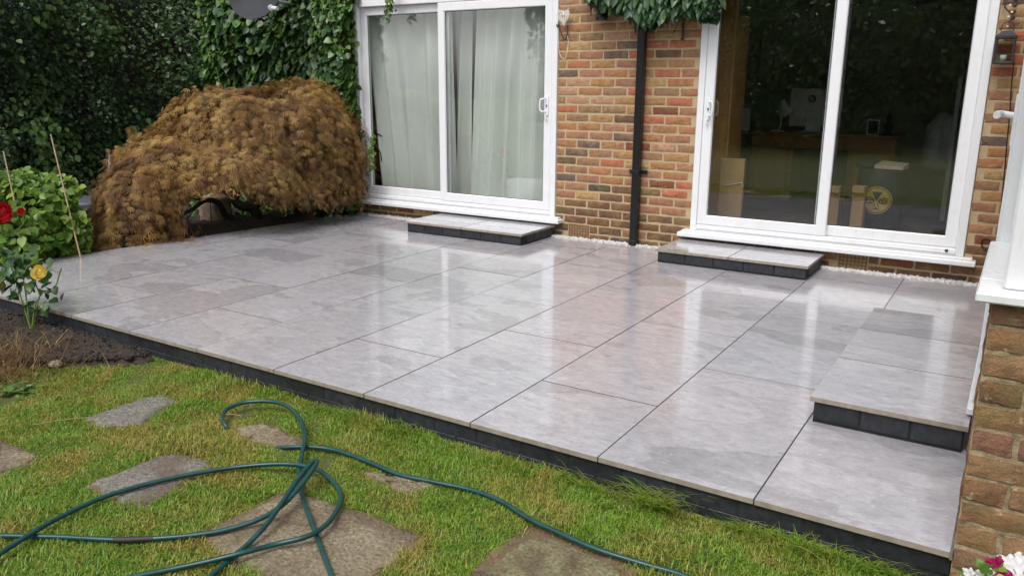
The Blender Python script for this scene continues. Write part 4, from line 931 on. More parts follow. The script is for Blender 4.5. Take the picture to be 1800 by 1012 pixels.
# heart ornament on a rusty bracket
c = at(991, 30, WY - .06); t = thing('heart_ornament', tuple(c), 'white wire heart hanging beside the curtained door', 'ornament')
mb = MB()
for sc in (1, .8, .6, .42):
    mb.tube([(c[0] + sc * .0042 * 16 * math.sin(a) ** 3 * .9, c[1] + .012 * sc * math.cos(a * 2), c[2] + sc * .0046 * (13 * math.cos(a) - 5 * math.cos(2 * a) - 2 * math.cos(3 * a) - math.cos(4 * a))) for a in np.linspace(0, 2 * math.pi, 34)], .0035, 5, cap=False)
mb.tube([(c[0], c[1], c[2] - .075), (c[0], c[1], c[2] + .06)], .003, 5); mb.build('wire_heart', M['white'], t)
mb = MB(); q = lambda u, v, y=.03: at(u, v, WY - y)
mb.tube(spline([q(981, 42), q(983, 50), q(992, 70), q(997, 62), q(998, 44)], 5), .006, 6); mb.tube(spline([q(978, 44), q(981, 48), q(984, 44)], 4), .006, 6); mb.build('bracket', M['rust'], t)
mb = MB(); mb.tube(spline([q(981, 50), q(983, 92), q(993, 104), q(999, 78), q(997, 60)], 6), .0022, 5); mb.build('cord', M['white'], t)
# little iron trellis bracket right of the pipe
mb = MB(); mb.tube([q(1201, 30), q(1200, 70)], .010, 6); mb.tube([q(1195, 34), q(1184, 58)], .004, 5); mb.lathe([(.005, -.01), (.017, 0), (.005, .01)], tuple(q(1199, 69)), 8)
mb.build('wall_bracket', M['rust'], None, tuple(q(1200, 70)), label='small rusty iron bracket on the brick right of the downpipe', cat='bracket')

# ------------------------------------------------------------ curtains
def curtain(x0, x1, z0, z1, y, seed, label, lean=(0, 0), n=150):
    r = np.random.default_rng(seed); K = r.uniform(14, 44, 7); PH = r.uniform(0, 6.28, 7); AM = r.uniform(.25, 1, 7); zs = np.linspace(z1, z0, 26); us = np.linspace(0, 1, n); V = []
    for zi, z in enumerate(zs):
        f = (z1 - z) / (z1 - z0)
        for u in us:
            x = x0 + lean[0] * f + (x1 + lean[1] * f - x0 - lean[0] * f) * u; s_ = sum(a * math.sin(k_ * (u * (x1 - x0) + .05 * f * math.sin(3 * u + p)) + p + .5 * f) for a, k_, p in zip(AM, K, PH)) / 2.2
            am = .030 + .022 * f; bag = .03 * f ** 6 * math.sin(u * 9 + seed); V.append((x + .012 * math.sin(s_ * 2) * f, y + am * s_ + bag, z + .008 * math.sin(u * 30 + seed) * (f ** 8)))
    Fs = [(i * n + k_, (i + 1) * n + k_, (i + 1) * n + k_ + 1, i * n + k_ + 1) for i in range(25) for k_ in range(n - 1)]
    mb = MB(); mb.add(V, Fs, 0, True); o = mb.build('curtain', M['curtain'], None, ((x0 + x1) / 2, y, z0), label=label, cat='curtain', group='pale green curtains')
    sm = o.modifiers.new('thick', 'SOLIDIFY'); sm.thickness = .003; return o
curtain(-5.62, -4.42, .205, 2.28, WY + .20, 3, 'pale green curtain filling the left pane of the left door', (.25, .02))
curtain(-4.42, -4.20, .20, 2.28, WY + .24, 5, 'narrow pale curtain strip beside the middle stile of the left door', (.0, -.05), 50)
curtain(-4.10, -2.95, .175, 2.28, WY + .19, 9, 'wide pale green curtain in the right pane of the left door', (-.10, 0))
p_ = at(655, 345, WY + .16)
mb = MB(); mb.tube(spline([at(672, 240, WY + .13), at(662, 236, WY + .13), at(659, 250, WY + .13), at(668, 268, WY + .13), at(671, 284, WY + .13)], 5), .007, 6)
mb.build('looped_cable', M['bark'], None, tuple(p_), label='dark looped cable hanging in front of the left curtain', cat='cable')
c = at(655, 352, WY + .17); mb = MB(); mb.lathe([(0, 0), (.04, 0), (.05, .06), (.045, .06), (.035, .01), (0, .01)], (c[0], c[1], .136), 14); mb.build('flower_pot', M['terracotta'], None, (c[0], c[1], .136), label='small terracotta pot behind the left corner of the left door', cat='pot')

# ------------------------------------------------------------ room behind the dark door
FZ = .136
def bx(t, name, mat, x0, x1, y0, y1, z0, z1, bev=.004):
    mb = MB(); mb.box(x0, x1, y0, y1, z0, z1, 0, bev); return mb.build(name, mat, t)
t = thing('pine_bookcase', (-1.95, 4.85, FZ), 'tall pine bookcase side just inside the dark door', 'bookcase')
a = at(1262, 200, 4.62); b = at(1285, 200, 4.62)
bx(t, 'side_panel', M['pine'], a[0] - .45, b[0] - .02, 4.60, 4.63, FZ, 2.28); bx(t, 'front_stile', M['pine'], b[0] - .018, b[0] + .004, 4.585, 4.64, FZ, 2.2)
bx(t, 'end_panel', M['pine'], b[0] - .03, b[0] - .005, 4.64, 5.0, FZ, 2.0)
for z in (.5, 1.0, 1.5): bx(t, 'shelf', M['pine'], a[0] - .45, b[0] - .035, 4.65, 4.98, z, z + .022)
a = at(1268, 372, 4.50); b = at(1310, 284, 4.50)
t = thing('cardboard_sheet', (a[0], 4.5, FZ), 'flat cardboard box leaning behind the dark door handle side', 'box'); bx(t, 'panel', M['card'], a[0] - .03, b[0], 4.48, 4.53, FZ, b[2] + .02, .003)
mb = MB(); mb.tube(spline([at(1272, 326, 4.475), at(1290, 324, 4.475), at(1303, 321, 4.475), at(1306, 329, 4.475)], 4), .004, 5); mb.build('string', M['white'], t)
a = at(1246, 290, 4.42); b = at(1252, 372, 4.42); mb = MB(); mb.box(a[0] - .012, a[0] + .012, 4.40, 4.43, FZ, a[2], 0, .002); mb.build('pale_batten', M['cane'], None, (a[0], 4.42, FZ), label='pale wooden batten leaning in the left corner of the dark door', cat='batten')
# desk
DY = 6.75; L_ = at(1316, 236, DY); R_ = at(1582, 240, DY); zt = .90
t = thing('desk', ((L_[0] + R_[0]) / 2, DY + .3, FZ), 'wooden pedestal desk in the room behind the dark door', 'desk')
xl, xr = L_[0], R_[0]
bx(t, 'top', M['desk'], xl, xr, DY, DY + .65, zt - .03, zt, .006); bx(t, 'apron', M['desk'], xl + .03, xr - .03, DY + .03, DY + .05, zt - .17, zt - .031)
for (p0, p1) in ((xl + .03, xl + .5), (xr - .5, xr - .03)):
    bx(t, 'pedestal', M['desk'], p0, p1, DY + .055, DY + .6, FZ, zt - .171)
    bx(t, 'panel', M['pine'], p0 + .06, p1 - .06, DY + .045, DY + .054, FZ + .1, zt - .2, .008)
# computer with round logo
c = at(1428, 174, DY + .35); x0 = at(1388, 200, DY + .35)[0]; z0 = at(1420, 156, DY + .35)[2]
t = thing('computer_screen', (c[0], DY + .35, zt), 'white back of a computer screen with a round dark logo', 'computer')
bx(t, 'back_panel', M['white'], x0, x0 + .56, DY + .34, DY + .37, zt + .06, z0, .006); bx(t, 'stand', M['white'], x0 + .2, x0 + .36, DY + .30, DY + .335, zt + .012, zt + .25); bx(t, 'foot', M['white'], x0 + .16, x0 + .4, DY + .2, DY + .42, zt + .001, zt + .011)
RX_ = Matrix.Rotation(math.pi / 2, 3, 'X'); mb = MB(); mb.lathe([(.0, 0), (.043, 0), (.043, .004), (0, .004)], (c[0], DY + .339, c[2]), 28, axis=RX_); mb.build('logo_disc', M['darkblue'], t)
mb = MB(); sk = .3; yy = DY + .333
def stroke(p, q): mb.tube([(c[0] + p[0] + sk * p[1], yy, c[2] + p[1]), (c[0] + q[0] + sk * q[1], yy, c[2] + q[1])], .0035, 5)
for (p, q) in (((-.022, -.018), (-.022, .04)), ((-.006, -.018), (-.006, .014)), ((-.022, .016), (-.008, .016)), ((.006, -.04), (.006, .016)), ((.006, .016), (.02, .016)), ((.022, .014), (.022, -.016)), ((.006, -.018), (.02, -.018))): stroke(p, q)
mb.build('logo_letters', M['white'], t)
# lamp
c = at(1366, 231, DY + .15); c[2] = zt + .001; t = thing('desk_lamp', tuple(c), 'white desk lamp with a cone shade standing on the desk', 'lamp')
mb = MB(); mb.lathe([(0, 0), (.085, 0), (.085, .012), (.02, .022), (0, .022)], tuple(c), 20); mb.build('base', M['white'], t)
mb = MB(); mb.tube(spline([c + np.array([.02, 0, .02]), c + np.array([.035, 0, .12]), c + np.array([.0, 0, .22]), c + np.array([.03, 0, .31])], 4), .009, 7); mb.build('stem', M['white'], t)
mb = MB(); mb.lathe([(.028, .06), (.03, .04), (.04, 0), (.09, -.11), (.094, -.115)], tuple(c + np.array([.06, -.02, .29])), 18, axis=Matrix.Rotation(-.45, 3, 'Y')); mb.build('shade', M['white'], t)
c = at(1310, 200, DY + .2); t = thing('white_speaker', (c[0], DY + .2, zt), 'pale upright panel at the left end of the desk', 'panel'); mb = MB(); mb.box(c[0] - .07, c[0] + .06, DY + .18, DY + .22, zt + .001, zt + .26, 0, .008); mb.build('panel', M['white'], t)
c = at(1535, 222, DY + .1); t = thing('picture_frame', (c[0], DY + .1, zt), 'small dark picture frame standing on the desk', 'picture frame'); bx(t, 'backing', M['seal'], c[0] - .055, c[0] + .055, DY + .1, DY + .112, zt + .002, zt + .155); 
mb = MB()
for (a0, a1, b0_, b1) in ((-.06, -.05, .001, .16), (.05, .06, .001, .16), (-.05, .05, .001, .011), (-.05, .05, .15, .16)): mb.box(c[0] + a0, c[0] + a1, DY + .092, DY + .1, zt + b0_, zt + b1)
mb.build('frame', M['white'], t)
c = at(1562, 218, DY + .12); t = thing('desk_figurine', (c[0], DY + .12, zt), 'small dark figurine beside the picture frame on the desk', 'figurine'); mb = MB(); mb.lathe([(0, .001), (.04, .001), (.03, .04), (.045, .1), (.02, .15), (.03, .18), (.02, .21), (0, .215)], (c[0], DY + .12, zt), 14); mb.build('body', M['green_cloth'], t)
# drum with a painted face
dy = 5.0; c = at(1541, 352, dy); r = (at(1585, 352, dy)[0] - at(1503, 352, dy)[0]) / 2 * .98; zb = FZ
t = thing('painted_drum', (c[0], dy + r, zb), 'dark round drum painted with a golden mask face inside the dark door', 'drum')
mb = MB(); H = at(1541, 298, dy)[2] + .0 - zb; RB = r * 1.15
mb.lathe([(0, .001), (RB * .8, .001), (RB * .95, H * .3), (RB, H * .6), (RB * .97, H * .97), (RB * .93, H), (0, H)], (c[0], dy + RB, zb), 32); mb.build('shell', M['darkblue'], t)
def surf(px, pz, off):   # onto the drum's front
    return (c[0] + px, dy + RB - math.sqrt(max(RB * RB * .97 - px * px, .0004)) - off - .012, c[2] + pz)
def patch(poly, mat, off, name):
    P2 = np.array(poly); ce = P2.mean(0); mb = MB(); n_ = len(P2); V = [surf(*ce, off)]; 
    for s_ in (.5, 1): V += [surf(*(ce + (q_ - ce) * s_), off) for q_ in P2]
    Fs = [(0, 1 + i, 1 + (i + 1) % n_) for i in range(n_)] + [(1 + i, 1 + n_ + i, 1 + n_ + (i + 1) % n_, 1 + (i + 1) % n_) for i in range(n_)]; mb.add(V, Fs, 0); return mb.build(name, mat, t)
fr_ = r * .66; circ = lambda cx_, cz_, a_, b_, n_=28: [(cx_ + a_ * math.cos(2 * math.pi * i / n_), cz_ + b_ * math.sin(2 * math.pi * i / n_)) for i in range(n_)]
patch(circ(0, 0, fr_, fr_), M['gold'], .002, 'painted_face')
patch([(-fr_ * .35, fr_ * .62), (fr_ * .35, fr_ * .62), (0, -fr_ * .05)], M['darkblue'], .006, 'brow_mark')
for sx in (-1, 1):
    patch(circ(sx * fr_ * .42, -fr_ * .08, fr_ * .30, fr_ * .17), M['darkblue'], .006, 'eye'); patch(circ(sx * fr_ * .42, -fr_ * .09, fr_ * .20, fr_ * .09), M['gold'], .008, 'eye'); patch(circ(sx * fr_ * .42, -fr_ * .09, fr_ * .08, fr_ * .07, 14), M['darkblue'], .010, 'eye')
    mb = MB(); mb.tube([surf(sx * fr_ * x_, fr_ * z_, .005) for x_, z_ in ((.08, -.2), (.14, -.38), (.2, -.45))], .003, 4); mb.tube([surf(sx * fr_ * x_, fr_ * z_, .005) for x_, z_ in ((.75, .1), (.45, .22), (.15, .05))], .004, 4); mb.build('painted_line', M['darkblue'], t)
patch([(-fr_ * .3, -fr_ * .68), (0, -fr_ * .52), (fr_ * .3, -fr_ * .68), (0, -fr_ * .62)], M['darkblue'], .006, 'mouth')
mb = MB(); mb.tube([surf(fr_ * .9 * math.cos(a_), fr_ * .9 * math.sin(a_), .005) for a_ in np.linspace(0, 6.28, 30)], .003, 4, cap=False); mb.build('painted_line', M['darkblue'], t)
# papers and cloth on the drum
zt2 = zb + H + .001
t = thing('folded_paper', (c[0] + .03, dy + RB, zt2), 'pale pink papers lying on the drum', 'paper'); mb = MB(); mb.add([(c[0] - .06, dy + .08, zt2 + .03), (c[0] + .17, dy + .06, zt2 + .02), (c[0] + .2, dy + .2, zt2 + .05), (c[0] - .02, dy + .24, zt2 + .06), (c[0] - .06, dy + .08, zt2), (c[0] + .17, dy + .06, zt2), (c[0] + .2, dy + .2, zt2), (c[0] - .02, dy + .24, zt2)], [(0, 1, 2, 3), (4, 5, 1, 0), (5, 6, 2, 1), (6, 7, 3, 2), (7, 4, 0, 3)]); mb.build('sheets', M['paper'], t)
t = thing('crumpled_cloth', (c[0] - .12, dy + RB, zt2), 'dark crumpled cloth lying on the drum beside the papers', 'cloth'); mb = MB(); mb.lathe([(0, 0), (.1, .0), (.09, .04), (.05, .075), (0, .08)], (c[0] - .13, dy + .16, zt2), 14); mb.v = [(p[0] + .012 * math.sin(p[2] * 90 + p[1] * 60), p[1] + .012 * math.sin(p[0] * 70), p[2] + (.01 * math.sin(p[0] * 80) if p[2] > zt2 + .01 else 0)) for p in mb.v]; mb.build('folds', M['green_cloth'], t)
for (u0, u1, v0, yb, lab) in ((1458, 1478, 328, 5.1, 'narrow cardboard box just right of the middle stile of the dark door'), (1500, 1522, 328, 4.9, 'upright cardboard box beside the painted drum')):
    a = at(u0, v0, yb); b = at(u1, v0, yb); t = thing('cardboard_box', ((a[0] + b[0]) / 2, yb + .1, FZ), lab, 'box', 'cardboard boxes inside the dark door'); bx(t, 'carton', M['card'], a[0], b[0], yb, yb + .16, FZ, a[2]); bx(t, 'flap', M['card'], a[0], b[0] - .005, yb - .03, yb - .006, a[2] - .05, a[2] + .012, .002)
c = at(1655, 235, 6.4); t = thing('white_bag', (c[0], 6.5, FZ), 'crumpled white bag standing on a chest in the dim room', 'bag'); mb = MB(); mb.lathe([(0, 0), (.14, 0), (.17, .06), (.16, .25), (.15, .42), (.10, .5), (.04, .56), (.0, .55)], (c[0], 6.55, FZ + .46), 22); mb.v = [(p[0] + .022 * math.sin(p[2] * 27 + p[1] * 40), p[1] + .022 * math.sin(p[2] * 33 + p[0] * 31), p[2]) for p in mb.v]; mb.build('sack', M['greybag'], t)
t = thing('storage_chest', (c[0], 6.55, FZ), 'dark low chest under the white bag in the dim room', 'chest'); bx(t, 'chest_body', M['green_cloth'], c[0] - .3, c[0] + .3, 6.35, 6.8, FZ, FZ + .42); bx(t, 'chest_lid', M['green_cloth'], c[0] - .31, c[0] + .31, 6.34, 6.81, FZ + .421, FZ + .455)
a = at(1685, 170, 6.2); mb = MB(); mb.box(a[0] - .02, a[0] + .02, 6.18, 6.22, FZ, 1.5, 0, .003); mb.build('white_post', M['greybag'], None, (a[0], 6.2, FZ), label='thin white post right of the white bag in the dim room', cat='post')

# ------------------------------------------------------------ stepping stones
STONES = {
 'small grey wet stepping stone nearest the soil bed': ([(150, 735), (190, 748), (245, 745), (308, 703), (290, 693), (255, 697)], 'stone_grey'),
 'wet grey stepping stone crossed by the upper hose run': ([(163, 847), (215, 880), (250, 886), (300, 862), (370, 815), (330, 800), (280, 800)], 'stone_grey'),
 'pale stepping stone cut by the left edge of the picture': ([(-60, 765), (0, 772), (60, 800), (40, 815), (0, 828), (-60, 838)], 'stone_tan'),
 'small earthy stepping stone inside the hose loop': ([(415, 752), (455, 743), (500, 757), (530, 775), (525, 783), (480, 780), (430, 765)], 'stone_tan'),
 'large tan stepping stone under the crossing hose runs': ([(365, 937), (400, 915), (470, 880), (505, 862), (610, 895), (720, 930), (735, 945), (680, 985), (600, 1030), (480, 1010), (400, 975)], 'stone_tan'),
 'narrow tan stepping stone behind the long hose run': ([(640, 826), (700, 836), (765, 852), (730, 862), (690, 855)], 'stone_tan'),
 'large greenish stepping stone at the bottom edge in bare earth': ([(815, 1016), (865, 990), (893, 966), (927, 946), (977, 948), (1038, 974), (1093, 1003), (1090, 1040), (950, 1090)], 'stone_green'),
}
stone_polys = []
EARTH = [[(795, 1030), (870, 955), (935, 916), (1010, 940), (1120, 985), (1125, 1030), (950, 1100)], [(355, 937), (395, 910), (465, 876), (505, 856), (610, 886), (730, 926), (752, 945), (690, 995), (600, 1045), (470, 1020), (385, 975)]]
M['earth'] = plain('bare_earth', (.12, .07, .042), .85, .3, 18, .6, c2=(.19, .12, .075))
for lab, (pts, mt) in STONES.items():
    P = np.array([gr(u, v, LZ + .012)[:2] for u, v in pts]); c = P.mean(0); EARTH.append(P + (P - c) / np.linalg.norm(P - c, axis=1, keepdims=True) * .03)
    N = 40; ring = []
    cl = np.vstack([P, P[:1]]); seg = np.linalg.norm(np.diff(cl, axis=0), axis=1); cs = np.concatenate([[0], np.cumsum(seg)])
    for s_ in np.linspace(0, cs[-1], N, endpoint=False): ring.append([np.interp(s_, cs, cl[:, 0]), np.interp(s_, cs, cl[:, 1])])
    ring = np.array(ring); an = np.linspace(0, 2 * math.pi, N, endpoint=False); wob = sum(rng.uniform(-.008, .008) * np.sin(an * kk + rng.uniform(0, 6)) for kk in (3, 5, 8, 11)); ring = ring + (ring - c) / np.linalg.norm(ring - c, axis=1, keepdims=True) * wob[:, None] + rng.normal(0, .005, (N, 2)); mb = MB(); V = []; lv = [(1.04, LZ - .04), (1.04, LZ + .004), (.985, LZ + .012), (.7, LZ + .014), (.4, LZ + .013)]
    for s_, z in lv: V += [(*(c + (q_ - c) * s_), z + (random.uniform(-.003, .003) if s_ < 1 else 0)) for q_ in ring]
    V.append((*c, LZ + .014)); Fs = [(l * N + i, l * N + (i + 1) % N, (l + 1) * N + (i + 1) % N, (l + 1) * N + i) for l in range(4) for i in range(N)] + [(4 * N + i, 4 * N + (i + 1) % N, 5 * N) for i in range(N)]
    mb.add(V, Fs, 0, True); mb.build('stepping_stone', M[mt], None, (*c, LZ), label=lab, cat='stepping stone', group='stepping stones in the lawn')

for i, e in enumerate(EARTH):
    P = np.array([gr(u, v, LZ + .012)[:2] for u, v in e]) if i < 2 else e
    stone_polys.append(P); tag(soil_patch('bare_earth', P, LZ + .001, .004, .02, M['earth']), kind='structure')
# ------------------------------------------------------------ garden hose
HR = .0092
def run(pts):    # (u, v, height above lawn)
    return spline([gr(u, v, LZ + .022 + h_) for u, v, h_ in pts], 6)
hose = thing('garden_hose', gr(540, 820, LZ + .02), 'dark teal garden hose lying in loops on the lawn', 'hose')
runs = [
 [(1230, 1024, 0), (1190, 1007, 0), (1130, 990, 0), (1050, 965, .004), (985, 937, .006), (930, 911, .006), (880, 880, .002), (830, 861, 0), (760, 846, 0), (700, 833, 0), (640, 808, 0), (590, 791, 0), (545, 785, 0), (500, 786, -.012), (482, 788, -.03)],
 [(404, 757, -.028), (397, 748, -.005), (391, 735, .012), (400, 718, .02), (430, 707, .025), (470, 705, .03), (500, 711, .03), (520, 726, .025), (533, 750, .02), (535, 775, .022), (530, 800, .012), (526, 830, .006), (531, 870, .006), (545, 910, .006), (560, 950, .004), (575, 990, 0), (590, 1030, 0)],
 [(-60, 1010, .006), (0, 972, .018), (50, 940, .02), (100, 911, .015), (170, 878, .01), (240, 855, .006), (330, 834, .006), (420, 820, .008), (500, 815, .02), (550, 822, .024), (580, 840, .02), (597, 865, .014), (595, 890, .012), (575, 920, .022), (540, 942, .024), (480, 957, .012), (430, 970, .022), (370, 985, .01), (300, 1000, 0), (200, 1020, 0)],
 [(-60, 938, 0), (0, 941, 0), (100, 943, 0), (200, 948, 0), (270, 946, 0), (340, 940, 0), (400, 930, .004), (460, 910, .02), (500, 884, .04), (530, 851, .06), (550, 824, .075), (557, 810, .078), (549, 812, .076), (525, 840, .065), (495, 884, .05), (465, 925, .03), (430, 961, .006), (400, 985, 0), (360, 1022, 0)]]
hp_ = []
for rn in runs:
    mb = MB(); pts = run(rn); hp_ += pts; mb.tube(pts, HR, 12); mb.build('hose_run', M['hose'], hose)
mb = MB(); mb.tube(run([(200, 948, 0), (225, 948, 0), (270, 946, 0)]), HR * 1.12, 12); mb.build('tape_joint', M['seal'], hose, label='black tape wrapped round the hose')

# ------------------------------------------------------------ grass
def grass():
    D = 52000; xr, yr = (-4.6, 1.3), (-2.0, -.004); N = int((xr[1] - xr[0]) * (yr[1] - yr[0]) * D)
    P = np.column_stack([rng.uniform(*xr, N), rng.uniform(*yr, N)])
    # lawn that lies before and below the viewer; thinner farther off to the sides
    keep = (P[:, 1] > -.37 * 0 - 1.75 + .55 * (P[:, 0] + 1.9)) | (rng.uniform(0, 1, N) < .12)
    keep &= (P[:, 1] < -.5 * (P[:, 0] + 1.9) + 5)
    keep &= ~((P[:, 0] > .62) & (P[:, 1] > -.02))
    for sp in stone_polys:
        d = pdist(P, sp); keep &= d < np.abs(rng.normal(.0, .03, N)) + .022 * (np.sin(P[:, 0] * 31 + P[:, 1] * 17) * np.sin(P[:, 1] * 43 - P[:, 0] * 11))
    db = pdist(P, np.array(BED)); keep &= (db < rng.normal(-.03, .06, N))
    P = P[keep]; N = len(P)
    wv = Waves(12, 4, 12, 31); wv2 = Waves(10, 15, 40, 32); P3 = np.column_stack([P, np.zeros(N)])
    n1 = wv(P3); n2 = wv2(P3)
    thin = rng.uniform(0, 1, N) < np.clip(.88 - .22 * n1 - .12 * n2, .3, 1); P, n1, n2 = P[thin], n1[thin], n2[thin]; N = len(P)
    edge = np.clip(1 - np.abs(P[:, 1]) / .13, 0, 1) * (.5 + .5 * np.clip(n1, -1, 1)) * np.interp(P[:, 0], [-3.4, -2.4, -1.5, .6], [.1, .5, .9, 1])
    L = rng.uniform(.010, .025, N) * (1 + .30 * n1 + .2 * n2) + edge * rng.uniform(.01, .075, N)
    Wd = rng.uniform(.0011, .0024, N) * (1 + .4 * edge)
    ang = rng.uniform(0, 6.28, N); lean = np.abs(rng.normal(.8, .5, N)); ph = 2.2 * wv(np.column_stack([P * 1.3, np.zeros(N)])); ang = np.where(rng.uniform(0, 1, N) < .16, ph + rng.normal(0, .5, N), ang)
    dx, dy_ = np.cos(ang), np.sin(ang); z0 = LZ - .002
    def lev(f, ww):
        h_ = L * (f - .35 * lean * f * f * .8); o = L * lean * f * f * .95; c = np.column_stack([P[:, 0] + dx * o, P[:, 1] + dy_ * o, z0 + np.maximum(h_, .003 * f)])
        c[:, 1] = np.minimum(c[:, 1], np.where(P[:, 0] > .61, 2, .006)); s_ = np.column_stack([-dy_ * Wd * ww, dx * Wd * ww, np.zeros(N)]); return c - s_, c + s_
    a0, a1 = lev(0, 1); b0_, b1 = lev(.55, .8); c0, c1 = lev(1, .12)
    V = np.stack([a0, a1, b0_, b1, c0, c1], 1).reshape(-1, 3); Fc = (np.array([(0, 1, 3, 2), (2, 3, 5, 4)])[None] + (np.arange(N) * 6)[:, None, None]).reshape(-1, 4); o = np.array([-1.6, -.8, LZ])
    ob = link(bpy.data.objects.new('lawn_grass', mesh_arr('lawn_grass', V - o, Fc, M['grass'])), None, o); tag(ob, 'short wet yellow green lawn grass', 'grass', kind='stuff'); return N
print('grass blades', grass())

# soil clods and small stones in the bed
BP = np.array(BED)
tag(pebbles('soil_clods', 6000, (-5.2, -3.0), (-.72, -.01), LZ + .034, .011, M['soil'], None, lambda P: pdist(P[:, :2], BP) > .01), 'dark crumbly soil clods in the bed', 'soil', kind='stuff')
for (u, v, r_, lab) in ((97, 640, .035, 'pale rounded stone at the lower edge of the soil bed'), (120, 583, .02, 'small grey stone in the soil near the patio edge'), (96, 580, .022, 'grey stone below the yellow rose'), (82, 602, .014, 'small pinkish stone in the dark soil')):
    c = gr(u, v, LZ + .03); ico = MB(); ico.lathe([(0.001, -.7)] + [(math.cos(a), .7 * math.sin(a)) for a in np.linspace(-1.1, 1.1, 7)] + [(0.001, .7)], (0, 0, 0), 12); rr = np.random.default_rng(u); ico.v = [tuple(np.array(p) * r_ * np.array([1.25, 1, .8]) * (1 + .12 * math.sin(p[0] * 5 + p[2] * 4)) + c) for p in ico.v]
    ico.build('bed_stone', M['ledge'] if r_ < .03 else M['stone_tan'], None, tuple(c), label=lab, cat='stone', group='stones in the soil bed')
# withered plant at the left of the bed
o_ = gr(30, 650, LZ); t = thing('withered_plant', o_, 'brown withered plant at the left of the soil bed', 'plant'); N = 900; a = rng.uniform(0, 6.28, N); Q = np.column_stack([o_[0] - .1 + rng.normal(0, .2, N), o_[1] + rng.normal(0, .13, N), np.full(N, LZ)])
T = np.array([(-.02, 0, 0), (.02, 0, 0), (.012, .5, .05), (-.012, .5, .05), (.004, 1, -.1), (-.004, 1, -.1)]); TF = np.array([(0, 1, 2, 3), (3, 2, 4, 5)])
leaf_obj('foliage', [(*leaves(Q, np.column_stack([np.cos(a), np.sin(a), rng.uniform(.2, 1.6, N)]), rv(N), rng.uniform(.06, .2, N), T, TF), 0)], [M['dry']], t, tuple(o_))
o_ = gr(22, 688, LZ + .01); t = thing('ground_weed', o_, 'small green rosette weed at the lawn corner of the bed', 'weed'); N = 60; a = rng.uniform(0, 6.28, N); Q = np.tile(o_, (N, 1)) + rv(N, 1) * np.array([.09, .05, .008]); Q[:, 2] = np.maximum(Q[:, 2], LZ + .01)
leaf_obj('foliage', [(*leaves(Q, np.column_stack([np.cos(a), np.sin(a), rng.uniform(.1, .5, N)]), rv(N, .3) + np.array([0, 0, 1]), rng.uniform(.025, .05, N)), 0)], [M['ivy_light']], t, tuple(o_))
# straw bits lying on the lawn and a dead tuft
for (u0, v0, u1, v1, lab) in ((60, 746, 160, 733, 'long pale straw lying beside the small grey stepping stone'), (380, 731, 425, 730, 'short pale straw lying across the hose loop')):
    a, b = gr(u0, v0, LZ + .034), gr(u1, v1, LZ + .034); mb = MB(); mb.tube(spline([a, (a + b) / 2 + np.array([0, .01, .004]), b], 4), .0016, 5); mb.build('straw', M['cane'], None, tuple(a), label=lab, cat='straw', group='straws on the lawn')
# long grass tuft by the plinth
def tuft(c, N, L, spread, label):
    c = np.array(c); t = thing('grass_tuft', c, label, 'grass', 'long grass tufts along the plinth'); a = rng.uniform(0, 6.28, N); Q = np.tile(c, (N, 1)) + np.column_stack([rng.normal(0, spread, N), np.minimum(rng.normal(0, .015, N), .03), np.zeros(N)])
    T2 = np.array([(-.011, 0, 0), (.011, 0, 0), (-.009, .45, .1), (.009, .45, .1), (-.006, .8, .02), (.006, .8, .02), (-.001, 1.0, -.2), (.001, 1.0, -.2)]); F2 = np.array([(0, 1, 3, 2), (2, 3, 5, 4), (4, 5, 7, 6)])
    d = np.column_stack([np.cos(a) * .8, -np.abs(np.sin(a)) * .9 + .1, rng.uniform(.5, 1.3, N)]); leaf_obj('foliage', [(*leaves(Q, d, np.column_stack([-np.cos(a), -np.sin(a), np.ones(N)]), rng.uniform(.6, 1.2, N) * L, T2, F2), 0)], [M['grass']], t, tuple(c))
for x, N, L, sp_, lab in ((-.34, 260, .13, .05, 'dense dark grass tuft against the plinth at the middle of the front edge'), (-.02, 120, .09, .05, 'grass tuft against the plinth right of the dense tuft'), (.42, 130, .085, .05, 'grass tuft against the plinth near the brick corner'), (-1.9, 160, .08, .07, 'bright grass tuft against the plinth beside the hose loop'), (-.62, 130, .085, .06, 'grass tuft against the plinth left of the dense tuft'), (.2, 110, .10, .05, 'loose grass tuft against the plinth below the last front tile')):
    tuft((x, -.035, LZ), N, L, sp_, lab)
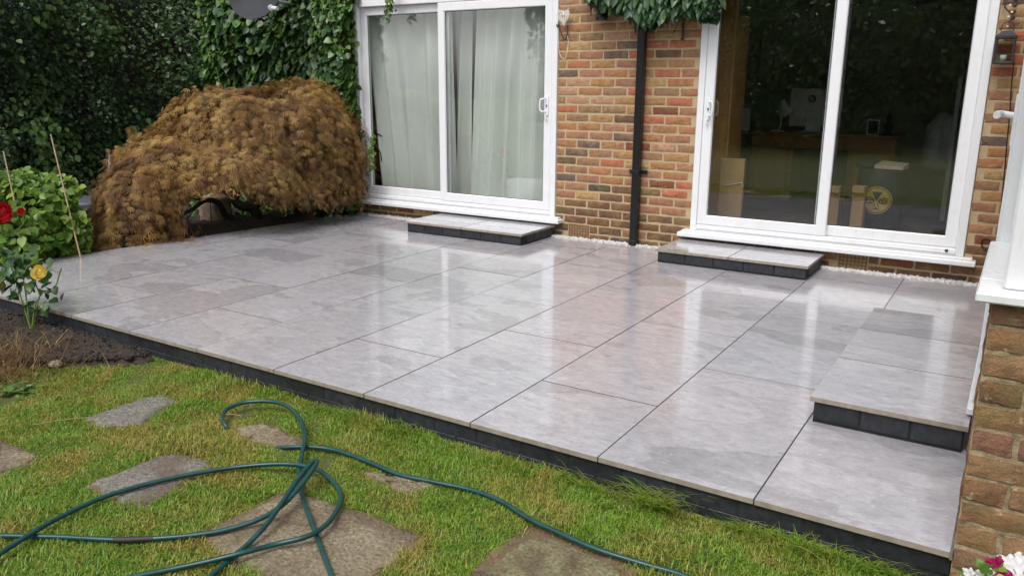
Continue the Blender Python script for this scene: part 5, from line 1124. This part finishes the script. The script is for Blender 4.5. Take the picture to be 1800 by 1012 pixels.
# petunias in the corner
def petunia():
    o_ = np.array([.70, -.16, LZ]); t = thing('petunia_plant', o_, 'white and magenta petunias in the bottom right corner', 'flowers')
    parts = []
    def flower(c, r, mat, nrm):
        n_ = 40; A = Vector(nrm).to_track_quat('Z', 'Y').to_matrix(); V = [Vector(c) + A @ Vector((0, 0, -.02))]; 
        for (f, zz) in ((.35, -.004), (.7, .004), (1, 0)):
            for i in range(n_):
                a_ = 2 * math.pi * i / n_; rr = r * f * (1 - .13 * f * abs(math.cos(2.5 * a_)) ** 3 + .02 * f * math.sin(13 * a_)); V.append(Vector(c) + A @ Vector((rr * math.cos(a_), rr * math.sin(a_), zz + .008 * f * math.sin(5 * a_) + .003 * f * math.sin(11 * a_))))
        Fs = [(0, 1 + i, 1 + (i + 1) % n_) for i in range(n_)] + [(1 + l * n_ + i, 1 + (l + 1) * n_ + i, 1 + (l + 1) * n_ + (i + 1) % n_, 1 + l * n_ + (i + 1) % n_) for l in range(2) for i in range(n_)]; mb = MB(); mb.add(V, Fs, 0, True); mb.build('flower', mat, t)
    for (u, v, dd, r, mt, nr) in ((1752, 994, 2.30, .030, 'mag_petal', (-.2, -.6, .9)), (1790, 1000, 2.22, .036, 'white_petal', (0, -.6, .9)), (1770, 987, 2.36, .03, 'white_petal', (-.2, -.4, 1)), (1702, 1008, 2.3, .02, 'white_petal', (-.5, -.6, .8)), (1796, 982, 2.36, .022, 'white_petal', (.3, -.5, 1)), (1735, 1014, 2.24, .03, 'white_petal', (-.2, -.8, .8)), (1770, 1022, 2.2, .035, 'mag_petal', (0, -.7, .9))):
        flower(dp(u, v, dd), r, M[mt], nr)
    N = 150; Q = np.array([dp(1760 + a, 1030 + b, 2.26 + c_) for a, b, c_ in rng.normal(0, 1, (N, 3)) * np.array([28, 18, .04])]); leaf_obj('foliage', [(*leaves(Q, rv(N) + np.array([0, 0, .3]), rv(N, .5) + np.array([0, -.4, .9]), rng.uniform(.02, .04, N)), 0)], [M['rose_leaf']], t, tuple(o_))
    mb = MB()
    for (u, v) in ((1752, 1000), (1790, 1006), (1770, 994), (1702, 1012)): e = dp(u, v, 2.3); mb.tube(spline([o_, (o_ + e) / 2 + np.array([.01, 0, 0]), e], 3), .002, 5)
    mb.build('stems', M['rose_leaf'], t)
petunia()
print('triangles about', sum(len(o.data.polygons) * 2 for o in S.objects if o.type == 'MESH'))
